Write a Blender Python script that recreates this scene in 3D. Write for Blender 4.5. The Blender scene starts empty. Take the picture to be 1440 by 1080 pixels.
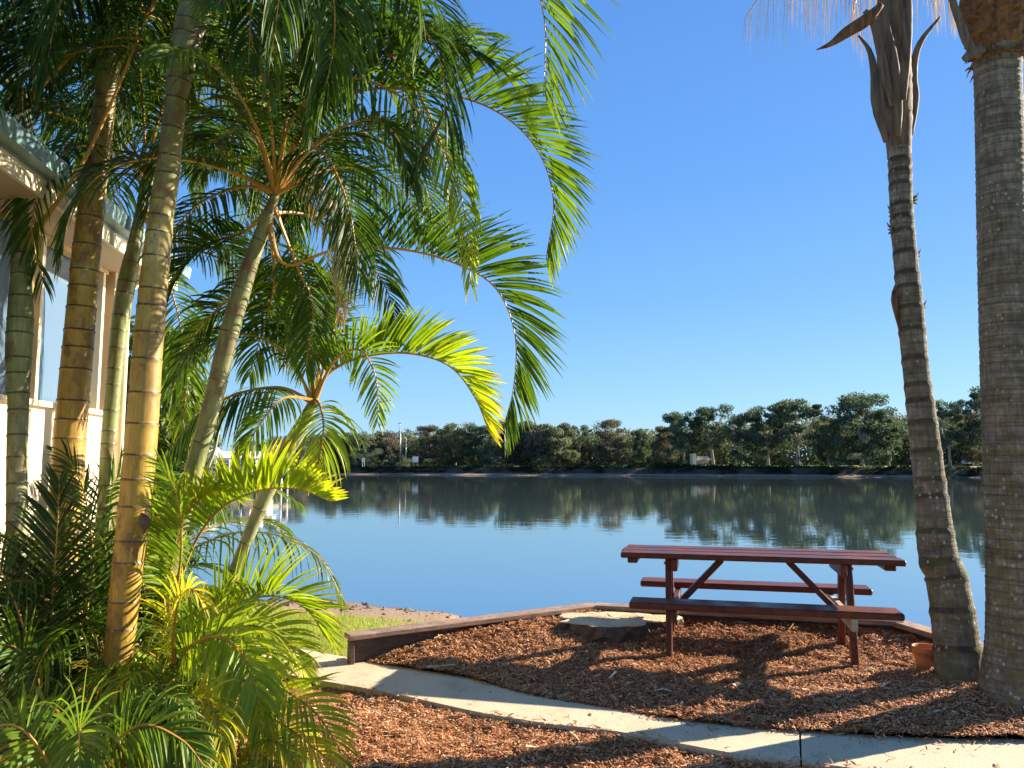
import bpy, math, random
import numpy as np
from mathutils import Vector

random.seed(7); RNG = np.random.default_rng(7)
scene = bpy.context.scene
COL = scene.collection
R = math.radians

# ------------------------------------------------------------------ camera
H = 1.5; F = 1080.0; CX, CY = 720.0, 540.0; HZ = 648.0
PITCH = math.atan((HZ - CY) / F)
cam_d = bpy.data.cameras.new('camera'); cam = bpy.data.objects.new('camera', cam_d); COL.objects.link(cam)
cam.location = (0, 0, H); cam.rotation_euler = (math.pi/2 + PITCH, 0, 0)
cam_d.sensor_width = 36; cam_d.lens = 27; cam_d.clip_end = 5000; cam_d.clip_start = 0.05
scene.camera = cam
FW = np.array([0, math.cos(PITCH), math.sin(PITCH)]); UP = np.array([0, -math.sin(PITCH), math.cos(PITCH)])
def ray(px, py):
    return np.array([(px-CX)/F, 0, 0]) + FW + UP*((CY-py)/F)
def P(px, py, D):                       # world point seen at a photo pixel, D metres ahead
    d = ray(px, py); return np.array([0, 0, H]) + d*(D/d[1])
def G(px, py, z=0.0):
    d = ray(px, py); return np.array([0, 0, H]) + d*((z-H)/d[2])

# ------------------------------------------------------------------ mesh builder
class MB:
    def __init__(s): s.v=[]; s.q=[]; s.t=[]; s.n=0; s.qv=[]; s.tv=[]; s.qm=[]; s.tm=[]; s.g=[]
    def add(s, v, q=None, t=None, val=0.5, mat=0, g=0.0):
        v = np.asarray(v, dtype=np.float64).reshape(-1,3); s.v.append(v)
        gg = np.full(len(v), g) if np.isscalar(g) else np.asarray(g, float)
        s.g.append(gg)
        if q is not None and len(q):
            q = np.asarray(q, dtype=np.int64).reshape(-1,4); s.q.append(q+s.n)
            s.qv.append(np.full(len(q), val) if np.isscalar(val) else np.asarray(val,float)); s.qm.append(np.full(len(q), mat))
        if t is not None and len(t):
            t = np.asarray(t, dtype=np.int64).reshape(-1,3); s.t.append(t+s.n)
            s.tv.append(np.full(len(t), val) if np.isscalar(val) else np.asarray(val,float)); s.tm.append(np.full(len(t), mat))
        s.n += len(v)
    def mesh(s, name, mats, smooth=False):
        me = bpy.data.meshes.new(name)
        V = np.concatenate(s.v)
        Q = np.concatenate(s.q) if s.q else np.zeros((0,4),int); T = np.concatenate(s.t) if s.t else np.zeros((0,3),int)
        me.vertices.add(len(V)); me.vertices.foreach_set('co', V.astype(np.float32).ravel())
        nl = len(Q)*4+len(T)*3; me.loops.add(nl)
        me.loops.foreach_set('vertex_index', np.concatenate([Q.ravel(), T.ravel()]).astype(np.int32))
        npol = len(Q)+len(T); me.polygons.add(npol)
        ls = np.concatenate([np.arange(len(Q))*4, len(Q)*4+np.arange(len(T))*3]).astype(np.int32)
        me.polygons.foreach_set('loop_start', ls)
        vals = np.concatenate((s.qv or [np.zeros(0)])+(s.tv or [np.zeros(0)])).astype(np.float32)
        mi = np.concatenate((s.qm or [np.zeros(0)])+(s.tm or [np.zeros(0)])).astype(np.int32)
        for m in (mats if isinstance(mats,(list,tuple)) else [mats]): me.materials.append(m)
        me.polygons.foreach_set('material_index', mi)
        me.polygons.foreach_set('use_smooth', np.full(npol, bool(smooth)))
        a = me.attributes.new('v','FLOAT','FACE'); a.data.foreach_set('value', vals)
        b = me.attributes.new('g','FLOAT','POINT'); b.data.foreach_set('value', np.concatenate(s.g).astype(np.float32))
        me.update(calc_edges=True); me.validate()
        return me
    def obj(s, name, mats, parent=None, smooth=False):
        o = bpy.data.objects.new(name, s.mesh(name, mats, smooth)); COL.objects.link(o)
        if parent is not None:
            o.parent = parent; o.matrix_parent_inverse.identity()
            off = np.array(parent.location)
            if off.any():
                n = len(o.data.vertices); c = np.empty(n*3, np.float32); o.data.vertices.foreach_get('co', c)
                c = c.reshape(-1,3)-off.astype(np.float32); o.data.vertices.foreach_set('co', c.ravel()); o.data.update()
        return o

def tag(o, label=None, cat=None, group=None, kind=None):
    if label: o['label']=label
    if cat: o['category']=cat
    if group: o['group']=group
    if kind: o['kind']=kind
    return o
def thing(name, loc, label, cat, group=None):
    o = bpy.data.objects.new(name, None); COL.objects.link(o); o.location = tuple(float(c) for c in loc); o.empty_display_size=.2
    return tag(o, label, cat, group)

def nrm(a):
    a = np.asarray(a, float); l = np.linalg.norm(a, axis=-1, keepdims=True); return a/np.maximum(l,1e-9)
def spline(pts, n):
    p = np.asarray(pts, float); m = len(p)
    e = np.vstack([2*p[0]-p[1], p, 2*p[-1]-p[-2]])
    seg = np.linalg.norm(np.diff(p[:, :3],axis=0),axis=1); cum = np.concatenate([[0],np.cumsum(seg)])
    out=[]
    for s in np.linspace(0, cum[-1], n):
        i = min(np.searchsorted(cum, s, 'right')-1, m-2); t = (s-cum[i])/max(seg[i],1e-9)
        a,b,c,d = e[i],e[i+1],e[i+2],e[i+3]
        out.append(.5*((2*b)+(-a+c)*t+(2*a-5*b+4*c-d)*t*t+(-a+3*b-3*c+d)*t**3))
    return np.array(out)
def tube(mb, pts, rad, sides=8, mat=0, val=.5, g=0., caps=True, jitter=0, flat=1.0):
    pts = np.asarray(pts,float); n=len(pts); rad = np.full(n,rad) if np.isscalar(rad) else np.asarray(rad,float)
    T = nrm(np.gradient(pts,axis=0)); ref = np.array([0,1.,0]) if abs(T[0][1])<.8 else np.array([1.,0,0])
    A = nrm(np.cross(T, ref)); B = np.cross(T, A)
    th = np.linspace(0,2*math.pi,sides,endpoint=False)
    ring = A[:,None,:]*np.cos(th)[None,:,None]+B[:,None,:]*np.sin(th)[None,:,None]*flat
    rr = rad[:,None]*np.ones((1,sides))
    if jitter: rr = rr*(1+RNG.uniform(-jitter,jitter,(n,sides)))
    V = (pts[:,None,:]+ring*rr[...,None]).reshape(-1,3)
    i = np.arange(n-1)[:,None]*sides; j = np.arange(sides)[None,:]; k=(j+1)%sides
    q = np.stack([i+j, i+k, i+sides+k, i+sides+j],-1).reshape(-1,4)
    gv = np.repeat(g, sides) if not np.isscalar(g) else g
    t=None
    if caps:
        V = np.vstack([V, pts[0], pts[-1]]); b=n*sides
        t = [[b,(m+1)%sides,m] for m in range(sides)]+[[b+1,(n-1)*sides+m,(n-1)*sides+(m+1)%sides] for m in range(sides)]
        if not np.isscalar(gv): gv = np.concatenate([gv,[gv[0],gv[-1]]])
    vv = val if np.isscalar(val) else None
    if vv is None:
        mb.add(V, q, None, val=np.repeat(np.asarray(val)[:-1], sides), mat=mat, g=gv)
    else: mb.add(V, q, t, val=vv, mat=mat, g=gv)
def beam(mb, p0, p1, w, h, up=(0,0,1), ch=.006, mat=0, val=.5, ext0=0, ext1=0):
    """chamfered timber between the centres p0 and p1"""
    p0=np.asarray(p0,float); p1=np.asarray(p1,float); T=nrm(p1-p0); p0=p0-T*ext0; p1=p1+T*ext1
    S=nrm(np.cross(T,up)); U=np.cross(S,T); a=w/2; b=h/2; c=ch
    prof=[(-a+c,-b),(a-c,-b),(a,-b+c),(a,b-c),(a-c,b),(-a+c,b),(-a,b-c),(-a,-b+c)]
    L=np.linalg.norm(p1-p0); V=[]
    for d,sc in ((0,1),(c,0),(L-c,0),(L,1)):
        for (x,y) in prof:
            if sc: x*=max(0,(a-c))/a; y*=max(0,(b-c))/b
            V.append(p0+T*d+S*x+U*y)
    q=[]
    for k in range(3):
        for j in range(8): q.append([k*8+j,k*8+(j+1)%8,(k+1)*8+(j+1)%8,(k+1)*8+j])
    for base,rev in ((0,True),(24,False)):
        f=[[0,1,2,7],[2,3,6,7],[3,4,5,6]]
        for ff in f: q.append([base+x for x in (ff[::-1] if rev else ff)])
    mb.add(V,q,val=val,mat=mat)
def box(mb, c, s, rz=0, mat=0, val=.5, ch=.0):
    c=np.asarray(c,float); d=np.array([math.cos(rz),math.sin(rz),0])*s[0]/2
    beam(mb, c-d, c+d, s[1], s[2], ch=max(ch,.0005), mat=mat, val=val)
def lathe(mb, c, prof, sides=32, mat=0, val=.5):
    c=np.asarray(c,float); th=np.linspace(0,2*math.pi,sides,endpoint=False); V=[]
    for r,z in prof:
        for a in th: V.append(c+np.array([r*math.cos(a),r*math.sin(a),z]))
    q=[[i*sides+j,i*sides+(j+1)%sides,(i+1)*sides+(j+1)%sides,(i+1)*sides+j] for i in range(len(prof)-1) for j in range(sides)]
    mb.add(V,q,mat=mat,val=val)
def vnoise(x, y, sc, seed=0):
    """smooth value noise, numpy"""
    x=x*sc+seed*17.3; y=y*sc-seed*9.1; xi=np.floor(x); yi=np.floor(y); fx=x-xi; fy=y-yi
    fx=fx*fx*(3-2*fx); fy=fy*fy*(3-2*fy)
    def h(a,b):
        s=np.sin(a*127.1+b*311.7+seed*7.7)*43758.5453; return s-np.floor(s)
    return (h(xi,yi)*(1-fx)+h(xi+1,yi)*fx)*(1-fy)+(h(xi,yi+1)*(1-fx)+h(xi+1,yi+1)*fx)*fy

# ------------------------------------------------------------------ materials
class NT:
    def __init__(s, name):
        s.m=bpy.data.materials.new(name); s.m.use_nodes=True; s.t=s.m.node_tree; s.t.nodes.clear()
        s.out=s.n('ShaderNodeOutputMaterial')
    def n(s, typ, **kw):
        nd=s.t.nodes.new(typ)
        for k,v in kw.items():
            if k.startswith('_'): nd.inputs[k[1:].replace('_',' ')].default_value=v
            else: setattr(nd,k,v)
        return nd
    def l(s,a,b): s.t.links.new(a,b)
    def coord(s, kind='Object', scale=(1,1,1)):
        c=s.n('ShaderNodeTexCoord'); m=s.n('ShaderNodeMapping'); m.inputs['Scale'].default_value=scale
        s.l(c.outputs[kind], m.inputs['Vector']); return m.outputs['Vector']
    def noise(s, vec, scale, detail=4, rough=.6, dist=0):
        n=s.n('ShaderNodeTexNoise'); n.inputs['Scale'].default_value=scale; n.inputs['Detail'].default_value=detail
        n.inputs['Roughness'].default_value=rough; n.inputs['Distortion'].default_value=dist
        if vec is not None: s.l(vec,n.inputs['Vector'])
        return n.outputs['Fac']
    def ramp(s, fac, stops, interp='LINEAR'):
        r=s.n('ShaderNodeValToRGB'); e=r.color_ramp.elements; r.color_ramp.interpolation=interp
        while len(e)<len(stops): e.new(.5)
        for el,(p,c) in zip(e,stops):
            el.position=p; el.color=(*c,1) if not np.isscalar(c) else (c,c,c,1)
        s.l(fac,r.inputs['Fac']); return r.outputs['Color']
    def mix(s, fac, a, b, blend='MIX'):
        m=s.n('ShaderNodeMix',data_type='RGBA',blend_type=blend)
        for sock,val in ((m.inputs[0],fac),(m.inputs[6],a),(m.inputs[7],b)):
            if hasattr(val,'is_output'): s.l(val,sock)
            elif np.isscalar(val): sock.default_value=val
            else: sock.default_value=(*val,1)
        return m.outputs[2]
    def math(s, op, a, b=0., clamp=False):
        m=s.n('ShaderNodeMath',operation=op,use_clamp=clamp)
        for sock,val in ((m.inputs[0],a),(m.inputs[1],b)):
            if hasattr(val,'is_output'): s.l(val,sock)
            else: sock.default_value=val
        return m.outputs[0]
    def attr(s,name): return s.n('ShaderNodeAttribute',attribute_name=name).outputs['Fac']
    def bump(s,h,strength=.5,dist=.01):
        b=s.n('ShaderNodeBump'); b.inputs['Strength'].default_value=strength; b.inputs['Distance'].default_value=dist
        s.l(h,b.inputs['Height']); return b.outputs['Normal']
    def bsdf(s, color, rough=.6, normal=None, spec=.4, metal=0, coat=0):
        p=s.n('ShaderNodeBsdfPrincipled')
        for sock,val in ((p.inputs['Base Color'],color),(p.inputs['Roughness'],rough)):
            if hasattr(val,'is_output'): s.l(val,sock)
            elif np.isscalar(val): sock.default_value=val
            else: sock.default_value=(*val,1)
        p.inputs['Specular IOR Level'].default_value=spec; p.inputs['Metallic'].default_value=metal
        p.inputs['Coat Weight'].default_value=coat
        if normal is not None: s.l(normal,p.inputs['Normal'])
        return p
    def done(s, sh): s.l(sh.outputs[0] if hasattr(sh,'outputs') else sh, s.out.inputs['Surface']); return s.m

def simple(name, col, rough=.6, noise=(.85,1.15), sc=8, bump=0, spec=.4, metal=0, coat=0, scale=(1,1,1)):
    t=NT(name); v=t.coord('Object',scale); f=t.noise(v,sc,5)
    c=t.mix(1.0, col, t.ramp(f,[(.25,noise[0]),(.75,noise[1])]), 'MULTIPLY')
    nrmv=t.bump(f,bump,.01) if bump else None
    return t.done(t.bsdf(c,rough,nrmv,spec,metal,coat))

def leaf_mat(name, stops, trans=.38, rough=.42, spec=.45, tt=(1.7,1.6,.55)):
    t=NT(name); a=t.attr('v')
    nz=t.noise(t.coord('Object'),9,2)
    f=t.math('ADD',a,t.math('MULTIPLY',t.math('SUBTRACT',nz,.5),.22))
    c=t.ramp(f,stops)
    p=t.bsdf(c,rough,None,spec)
    tr=t.n('ShaderNodeBsdfTranslucent'); c2=t.mix(1.0,c,tt,'MULTIPLY'); t.l(c2,tr.inputs['Color'])
    m=t.n('ShaderNodeMixShader'); m.inputs[0].default_value=trans; t.l(p.outputs[0],m.inputs[1]); t.l(tr.outputs[0],m.inputs[2])
    return t.done(m)
M={}
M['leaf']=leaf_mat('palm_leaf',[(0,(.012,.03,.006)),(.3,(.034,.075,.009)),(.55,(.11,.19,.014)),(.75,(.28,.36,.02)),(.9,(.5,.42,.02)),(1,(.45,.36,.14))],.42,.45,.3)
M['deadleaf']=leaf_mat('dry_leaf',[(0,(.2,.12,.07)),(.5,(.36,.25,.16)),(1,(.55,.42,.3))],.25,.7,.2)
M['tree_leaf']=leaf_mat('tree_leaf',[(0,(.02,.034,.018)),(.35,(.042,.064,.03)),(.65,(.08,.09,.042)),(1,(.12,.115,.06))],.3,.65,.25)
M['grass']=leaf_mat('grass_blade',[(0,(.13,.19,.02)),(.5,(.25,.32,.045)),(1,(.4,.38,.12))],.4,.6,.2)

def cane_mat():
    t=NT('cane_bark'); g=t.attr('g'); v=t.attr('v')
    co=t.coord('Object',(1,1,.35)); nz=t.noise(co,6,5,.65); fine=t.noise(t.coord('Object',(1,1,.08)),70,3)
    gold=t.ramp(nz,[(.28,(.2,.09,.018)),(.45,(.4,.2,.022)),(.6,(.5,.29,.035)),(.75,(.42,.33,.12))])
    green=t.ramp(nz,[(.3,(.1,.12,.035)),(.55,(.22,.24,.08)),(.72,(.36,.38,.22))])
    grey=t.ramp(nz,[(.3,(.2,.2,.12)),(.6,(.4,.38,.24)),(.75,(.5,.48,.34))])
    c=t.mix(t.math('MULTIPLY',v,2,True),gold,green); c=t.mix(t.math('SUBTRACT',t.math('MULTIPLY',v,2),1,True),c,grey)
    c=t.mix(1.0,c,t.ramp(fine,[(.3,.78),(.7,1.12)]),'MULTIPLY')
    blot=t.ramp(t.noise(t.coord('Object',(1,1,.6)),9,7,.75),[(.5,0.),(.6,.8)]); c=t.mix(blot,c,(.15,.08,.03))
    # ring scars: g=1 in the scar, with pale flecks
    fl=t.ramp(t.noise(t.coord('Object',(1,1,.25)),150,2),[(.6,0.),(.68,.7)])
    ringc=t.mix(fl,(.06,.034,.016),(.42,.36,.28)); c=t.mix(t.ramp(t.math('ADD',g,t.math('MULTIPLY',t.math('SUBTRACT',t.noise(t.coord('Object'),26,4,.7),.5),1.3)),[(.5,0.),(.8,.85)]),c,ringc)
    return t.done(t.bsdf(c,.48,t.bump(fine,.25,.004),.4))
M['cane']=cane_mat()
def bark_mat():
    t=NT('palm_bark'); g=t.attr('g'); v=t.attr('v')
    nz=t.noise(t.coord('Object',(1,1,1)),9,6,.7); fib=t.noise(t.coord('Object',(1,1,.12)),60,4,.65); hor=t.noise(t.coord('Object',(.25,.25,4)),9,4,.7)
    c=t.ramp(nz,[(.3,(.12,.095,.075)),(.5,(.2,.165,.135)),(.7,(.3,.26,.21))])
    c=t.mix(1.0,c,t.ramp(fib,[(.3,.6),(.65,1.25)]),'MULTIPLY'); c=t.mix(1.0,c,t.ramp(hor,[(.38,.62),(.58,1.08)]),'MULTIPLY')
    c=t.mix(t.ramp(g,[(.3,0.),(.8,.85)]),c,(.055,.04,.032))
    vo=t.n('ShaderNodeTexVoronoi'); vo.inputs['Scale'].default_value=24; t.l(t.coord('Object',(1,1,.8)),vo.inputs['Vector'])
    spot=t.math('MULTIPLY',t.ramp(vo.outputs['Distance'],[(.16,1.),(.26,0.)]),t.ramp(t.noise(t.coord('Object'),5,3),[(.44,0.),(.56,1.)]))
    spot=t.math('MULTIPLY',spot,t.math('ADD',.35,v),True)
    c=t.mix(spot,c,(.42,.42,.3))
    moss=t.math('MULTIPLY',t.ramp(t.noise(t.coord('Object'),14,5,.7),[(.42,0.),(.6,.75)]),v)
    c=t.mix(moss,c,(.13,.13,.035))
    h=t.math('ADD',t.math('MULTIPLY',fib,.6),t.math('MULTIPLY',hor,1.0))
    return t.done(t.bsdf(c,.85,t.bump(h,.9,.02),.15))
M['bark']=bark_mat()
M['sheath']=simple('palm_sheath',(.13,.095,.07),.85,(.2,1.8),38,1.,scale=(1,1,.1))
M['fibre']=simple('boot_fibre',(.15,.07,.032),.9,(.25,1.8),30,1.,scale=(1,1,.3))
M['petiole']=simple('petiole',(.42,.22,.035),.45,(.6,1.3),7)
M['treebark']=simple('tree_bark',(.3,.26,.21),.9,(.6,1.3),3)
def wood(name, a, b, rough, coat=0, sc=(1,14,14)):
    t=NT(name); co=t.coord('Object',sc); n1=t.noise(co,3,6,.65,.6); n2=t.noise(t.coord('Object'),5,4); n3=t.noise(t.coord('Object',tuple(k*1.6 for k in sc)),9,3)
    c=t.ramp(n1,[(.3,a),(.7,b)]); c=t.mix(1.0,c,t.ramp(n2,[(.3,.7),(.7,1.2)]),'MULTIPLY')
    wr=t.ramp(t.noise(t.coord('Object'),13,7,.8),[(.56,0.),(.66,.5)]); c=t.mix(wr,c,tuple(min(.5,k*1.5+.03) for k in b))
    r=t.ramp(n2,[(.3,rough*.7),(.7,min(1,rough*1.5))])
    return t.done(t.bsdf(c,r,t.bump(n3,.35,.004),.3,0,coat))
M['redwood']=wood('red_stained_wood',(.05,.011,.006),(.17,.036,.013),.42,.0)
M['redwood_legs']=wood('red_stained_wood_upright',(.055,.012,.006),(.16,.034,.012),.5,.0,(14,14,1))
M['cutwood']=wood('unpainted_wood',(.3,.24,.16),(.5,.42,.3),.8)
M['sleeper']=wood('weathered_sleeper',(.2,.12,.085),(.38,.25,.18),.8,0,(3,3,20))
M['sleeper_dark']=wood('dark_sleeper',(.06,.038,.028),(.14,.09,.065),.85,0,(3,3,20))
M['terracotta']=simple('terracotta',(.5,.17,.05),.7,(.8,1.15),12,.1)
def chip_mat():
    t=NT('mulch_chip'); v=t.attr('v')
    c=t.ramp(v,[(0,(.09,.03,.010)),(.3,(.36,.13,.042)),(.6,(.6,.275,.115)),(.85,(.68,.42,.22)),(1,(.8,.62,.42))])
    return t.done(t.bsdf(c,.8,None,.25))
M['chip']=chip_mat()
def mulchbase():
    t=NT('mulch_bed'); n=t.noise(t.coord('Object'),60,5,.7); c=t.ramp(n,[(.3,(.1,.035,.014)),(.55,(.3,.12,.045)),(.72,(.45,.22,.09))])
    return t.done(t.bsdf(c,.9,t.bump(n,.7,.012),.15))
M['mulch']=mulchbase()
def concrete():
    t=NT('path_concrete'); n=t.noise(t.coord('Object'),2.2,5); f=t.noise(t.coord('Object'),140,3,.7)
    c=t.ramp(n,[(.3,(.55,.42,.27)),(.7,(.68,.54,.36))]); c=t.mix(1.0,c,t.ramp(f,[(.36,.45),(.5,1.),(.66,1.3)]),'MULTIPLY')
    st=t.ramp(t.noise(t.coord('Object'),3.5,8,.8),[(.52,0.),(.68,.5)]); c=t.mix(st,c,(.24,.17,.1))
    return t.done(t.bsdf(c,.85,t.bump(f,.5,.006),.2))
M['concrete']=concrete()
def ground():
    t=NT('ground_cover'); geo=t.n('ShaderNodeNewGeometry'); sx=t.n('ShaderNodeSeparateXYZ'); t.l(geo.outputs['Position'],sx.inputs[0])
    n=t.noise(t.coord('Object'),1.1,6,.7); n2=t.noise(t.coord('Object'),22,5,.7)
    grass=t.ramp(n2,[(.3,(.19,.21,.045)),(.6,(.33,.33,.08)),(.75,(.42,.39,.15))])
    sand=t.ramp(n2,[(.3,(.17,.11,.065)),(.5,(.3,.2,.125)),(.7,(.37,.26,.17))])
    fac=t.math('ADD',sx.outputs['Z'],t.math('MULTIPLY',t.math('SUBTRACT',n,.5),.35))
    farb=t.math('MULTIPLY',t.math('GREATER_THAN',sx.outputs['Y'],60.),.85)
    gs=t.ramp(t.math('SUBTRACT',t.math('ADD',fac,1.0),farb),[(.66,0.),(.74,1.)])
    mud=t.math('MULTIPLY',farb,t.ramp(t.math('ADD',fac,1.0),[(.46,0.),(.54,1.1)]),True)
    c=t.mix(mud,sand,(.05,.036,.025)); c=t.mix(gs,c,grass)
    wet=t.ramp(t.math('ADD',fac,1.0),[(.2,1.),(.36,0.)]); c=t.mix(wet,c,(.15,.1,.07))
    return t.done(t.bsdf(c,.9,t.bump(n2,.8,.03),.2))
M['ground']=ground()
def water():
    t=NT('river_water'); 
    n1=t.noise(t.coord('Object',(.45,1.2,1)),1.3,3,.55,.4); n2=t.noise(t.coord('Object',(.6,2.0,1)),9,2,.5)
    pat=t.ramp(t.noise(t.coord('Object',(.02,.05,1)),1.,3),[(.42,.25),(.6,1.)])
    h=t.math('ADD',t.math('MULTIPLY',n1,1.),t.math('MULTIPLY',t.math('MULTIPLY',n2,.12),pat))
    p=t.bsdf((.045,.066,.062),.02,t.bump(h,.04,.08),.5); p.inputs['IOR'].default_value=11.0
    return t.done(p)
M['water']=water()
M['cream']=simple('cream_wall',(.66,.54,.38),.8,(.94,1.05),3)
M['trim']=simple('golden_trim',(.5,.33,.12),.6,(.8,1.1),4,scale=(6,6,.5))
M['creamtrim']=simple('cream_trim',(.68,.58,.4),.6,(.95,1.05),4)
M['teal']=simple('teal_roof',(.17,.27,.28),.45,(.85,1.1),3)
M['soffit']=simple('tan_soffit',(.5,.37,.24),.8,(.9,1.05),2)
M['white']=simple('white_paint',(.75,.73,.68),.6,(.93,1.04),2)
M['paleroof']=simple('pale_green_roof',(.4,.5,.42),.6,(.9,1.05),2)
M['greyroof']=simple('grey_roof',(.2,.22,.23),.6,(.9,1.1),2)
M['darkgap']=simple('dark_interior',(.03,.03,.03),.8)
M['blind']=simple('window_blind',(.4,.35,.28),.9,(.95,1.05),3)
M['steel']=simple('galvanised',(.5,.5,.48),.4,(.9,1.1),5,metal=.5)
M['carpaint']=simple('white_car_paint',(.75,.76,.78),.25,(.98,1.02),2,coat=.5)
M['tyre']=simple('tyre',(.02,.02,.02),.8)
def glass(name,col):
    t=NT(name); return t.done(t.bsdf(col,.05,None,.9))
M['glass']=glass('window_glass',(.10,.15,.21)); M['carglass']=glass('car_glass',(.02,.025,.03))
def stumpm():
    t=NT('stump_top'); n=t.noise(t.coord('Object',(1,1,1)),7,6,.7,.5); w=t.n('ShaderNodeTexWave',wave_type='RINGS',rings_direction='Z'); w.inputs['Scale'].default_value=9; w.inputs['Distortion'].default_value=5
    t.l(t.coord('Object'),w.inputs['Vector'])
    c=t.ramp(n,[(.3,(.36,.22,.1)),(.5,(.66,.46,.26)),(.7,(.8,.62,.38))]); c=t.mix(.35,c,t.ramp(w.outputs['Fac'],[(0,(.4,.28,.16)),(1,(.7,.58,.4))]))
    return t.done(t.bsdf(c,.85,t.bump(n,.6,.02),.2))
M['stumptop']=stumpm()
M['stumpbark']=simple('stump_bark',(.11,.07,.045),.95,(.4,1.6),14,.9)
M['rock']=simple('grey_rock',(.2,.15,.11),.9,(.6,1.2),6,.6)

# ------------------------------------------------------------------ light
EL=R(22.5); AZ=R(23)            # sun over the river to the right, a little ahead of the camera
sd=Vector((math.cos(EL)*math.cos(AZ), math.cos(EL)*math.sin(AZ), math.sin(EL)))
sl=bpy.data.lights.new('sun','SUN'); sl.energy=5.0; sl.angle=R(.5); sl.color=(1,.9,.74)
so=bpy.data.objects.new('sun',sl); COL.objects.link(so); so.rotation_euler=sd.to_track_quat('Z','Y').to_euler()
w=bpy.data.worlds.new('World'); scene.world=w; w.use_nodes=True; nt=w.node_tree; nt.nodes.clear()
sky=nt.nodes.new('ShaderNodeTexSky'); sky.sky_type='NISHITA'; sky.sun_disc=False; sky.sun_elevation=EL
sky.sun_rotation=math.pi/2-AZ; sky.altitude=0; sky.air_density=1.0; sky.dust_density=.2; sky.ozone_density=2.5
# clear winter sky: the Nishita sky blended with the deep, clean blue of the photograph's air
tc=nt.nodes.new('ShaderNodeTexCoord'); sxy=nt.nodes.new('ShaderNodeSeparateXYZ'); nt.links.new(tc.outputs['Generated'],sxy.inputs[0])
gr=nt.nodes.new('ShaderNodeValToRGB'); e=gr.color_ramp.elements
SKYK=2.5
stops=[(0,(.34,.66,.93)),(.08,(.26,.58,.93)),(.2,(.165,.455,.93)),(.35,(.118,.365,.90)),(.6,(.085,.29,.80)),(1,(.05,.2,.62))]
while len(e)<len(stops): e.new(.5)
for el_,(p_,c_) in zip(e,stops): el_.position=p_; el_.color=(*c_,1)
nt.links.new(sxy.outputs['Z'],gr.inputs['Fac'])
sc_=nt.nodes.new('ShaderNodeVectorMath'); sc_.operation='SCALE'; sc_.inputs['Scale'].default_value=SKYK; nt.links.new(gr.outputs['Color'],sc_.inputs[0])
mx=nt.nodes.new('ShaderNodeMix'); mx.data_type='RGBA'; mx.inputs[0].default_value=.9; nt.links.new(sky.outputs[0],mx.inputs[6]); nt.links.new(sc_.outputs[0],mx.inputs[7])
bg=nt.nodes.new('ShaderNodeBackground'); bg.inputs['Strength'].default_value=.12; wo=nt.nodes.new('ShaderNodeOutputWorld')
nt.links.new(mx.outputs[2],bg.inputs['Color']); nt.links.new(bg.outputs[0],wo.inputs['Surface'])
scene.view_settings.view_transform='Standard'; scene.view_settings.look='None'; scene.view_settings.exposure=1.7; scene.view_settings.gamma=1

# ------------------------------------------------------------------ terrain
WZ=-0.8
def shore_near(x): return np.interp(x,[-60,-20,-8,-3.5,-.9,1.0,3,6,20,80],[15,14,13.6,13.1,11.8,8.6,8.0,8,9,10])
def shore_far(x): return np.interp(x,[-300,-31,65,300],[150,131,103,70])
def gz(x,y):
    return gz0(x,y)
def gz0(x,y):
    s=shore_near(x)-y; f=y-shore_far(x)
    near=np.interp(s,[-6,-2,0,1.2,3.4,6.5,9],[-2.4,-1.3,-.8,-.62,-.3,-.07,-.05])
    far=np.interp(f,[-6,-2,0,2.6,3.6,8,60,600],[-2.4,-1.3,-.8,-.62,.3,.6,.9,2.5])
    n=(vnoise(x,y,.8,1)-.5)*.10+(vnoise(x,y,3.1,2)-.5)*.03
    k=np.clip((s-5.5),0,1)
    return np.where(s>-6,near,np.where(f>-6,far,-2.4))+n*(1-k*.85)*(np.abs(s)<9)+np.where(f>-2,(vnoise(x,y,.25,3)-.5)*.35,0)
xs=np.unique(np.concatenate([np.linspace(-700,-30,40),np.linspace(-30,-7,50),np.linspace(-7,6,150),np.linspace(6,40,50),np.linspace(40,120,60),np.linspace(120,700,30)]))
ys=np.unique(np.concatenate([np.linspace(-40,2,15),np.linspace(2,15,150),np.linspace(15,90,20),np.linspace(90,170,110),np.linspace(170,1500,30)]))
X,Y=np.meshgrid(xs,ys); Z=gz(X,Y); Z=np.where((Y<5.1)&(X>-2)&(X<40),np.maximum(Z,-.06),Z)
def grid_quads(ny,nx):
    i=np.arange(ny-1)[:,None]*nx; j=np.arange(nx-1)[None,:]
    return np.stack([i+j,i+j+1,i+nx+j+1,i+nx+j],-1).reshape(-1,4)
mb=MB(); mb.add(np.stack([X,Y,Z],-1).reshape(-1,3),grid_quads(len(ys),len(xs)))
tag(mb.obj('ground',M['ground'],smooth=True),kind='structure')
mb=MB(); mb.add([[-700,6.5,WZ],[700,6.5,WZ],[700,260,WZ],[-700,260,WZ]],[[0,1,2,3]])
tag(mb.obj('river_water',M['water']),kind='structure')

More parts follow.
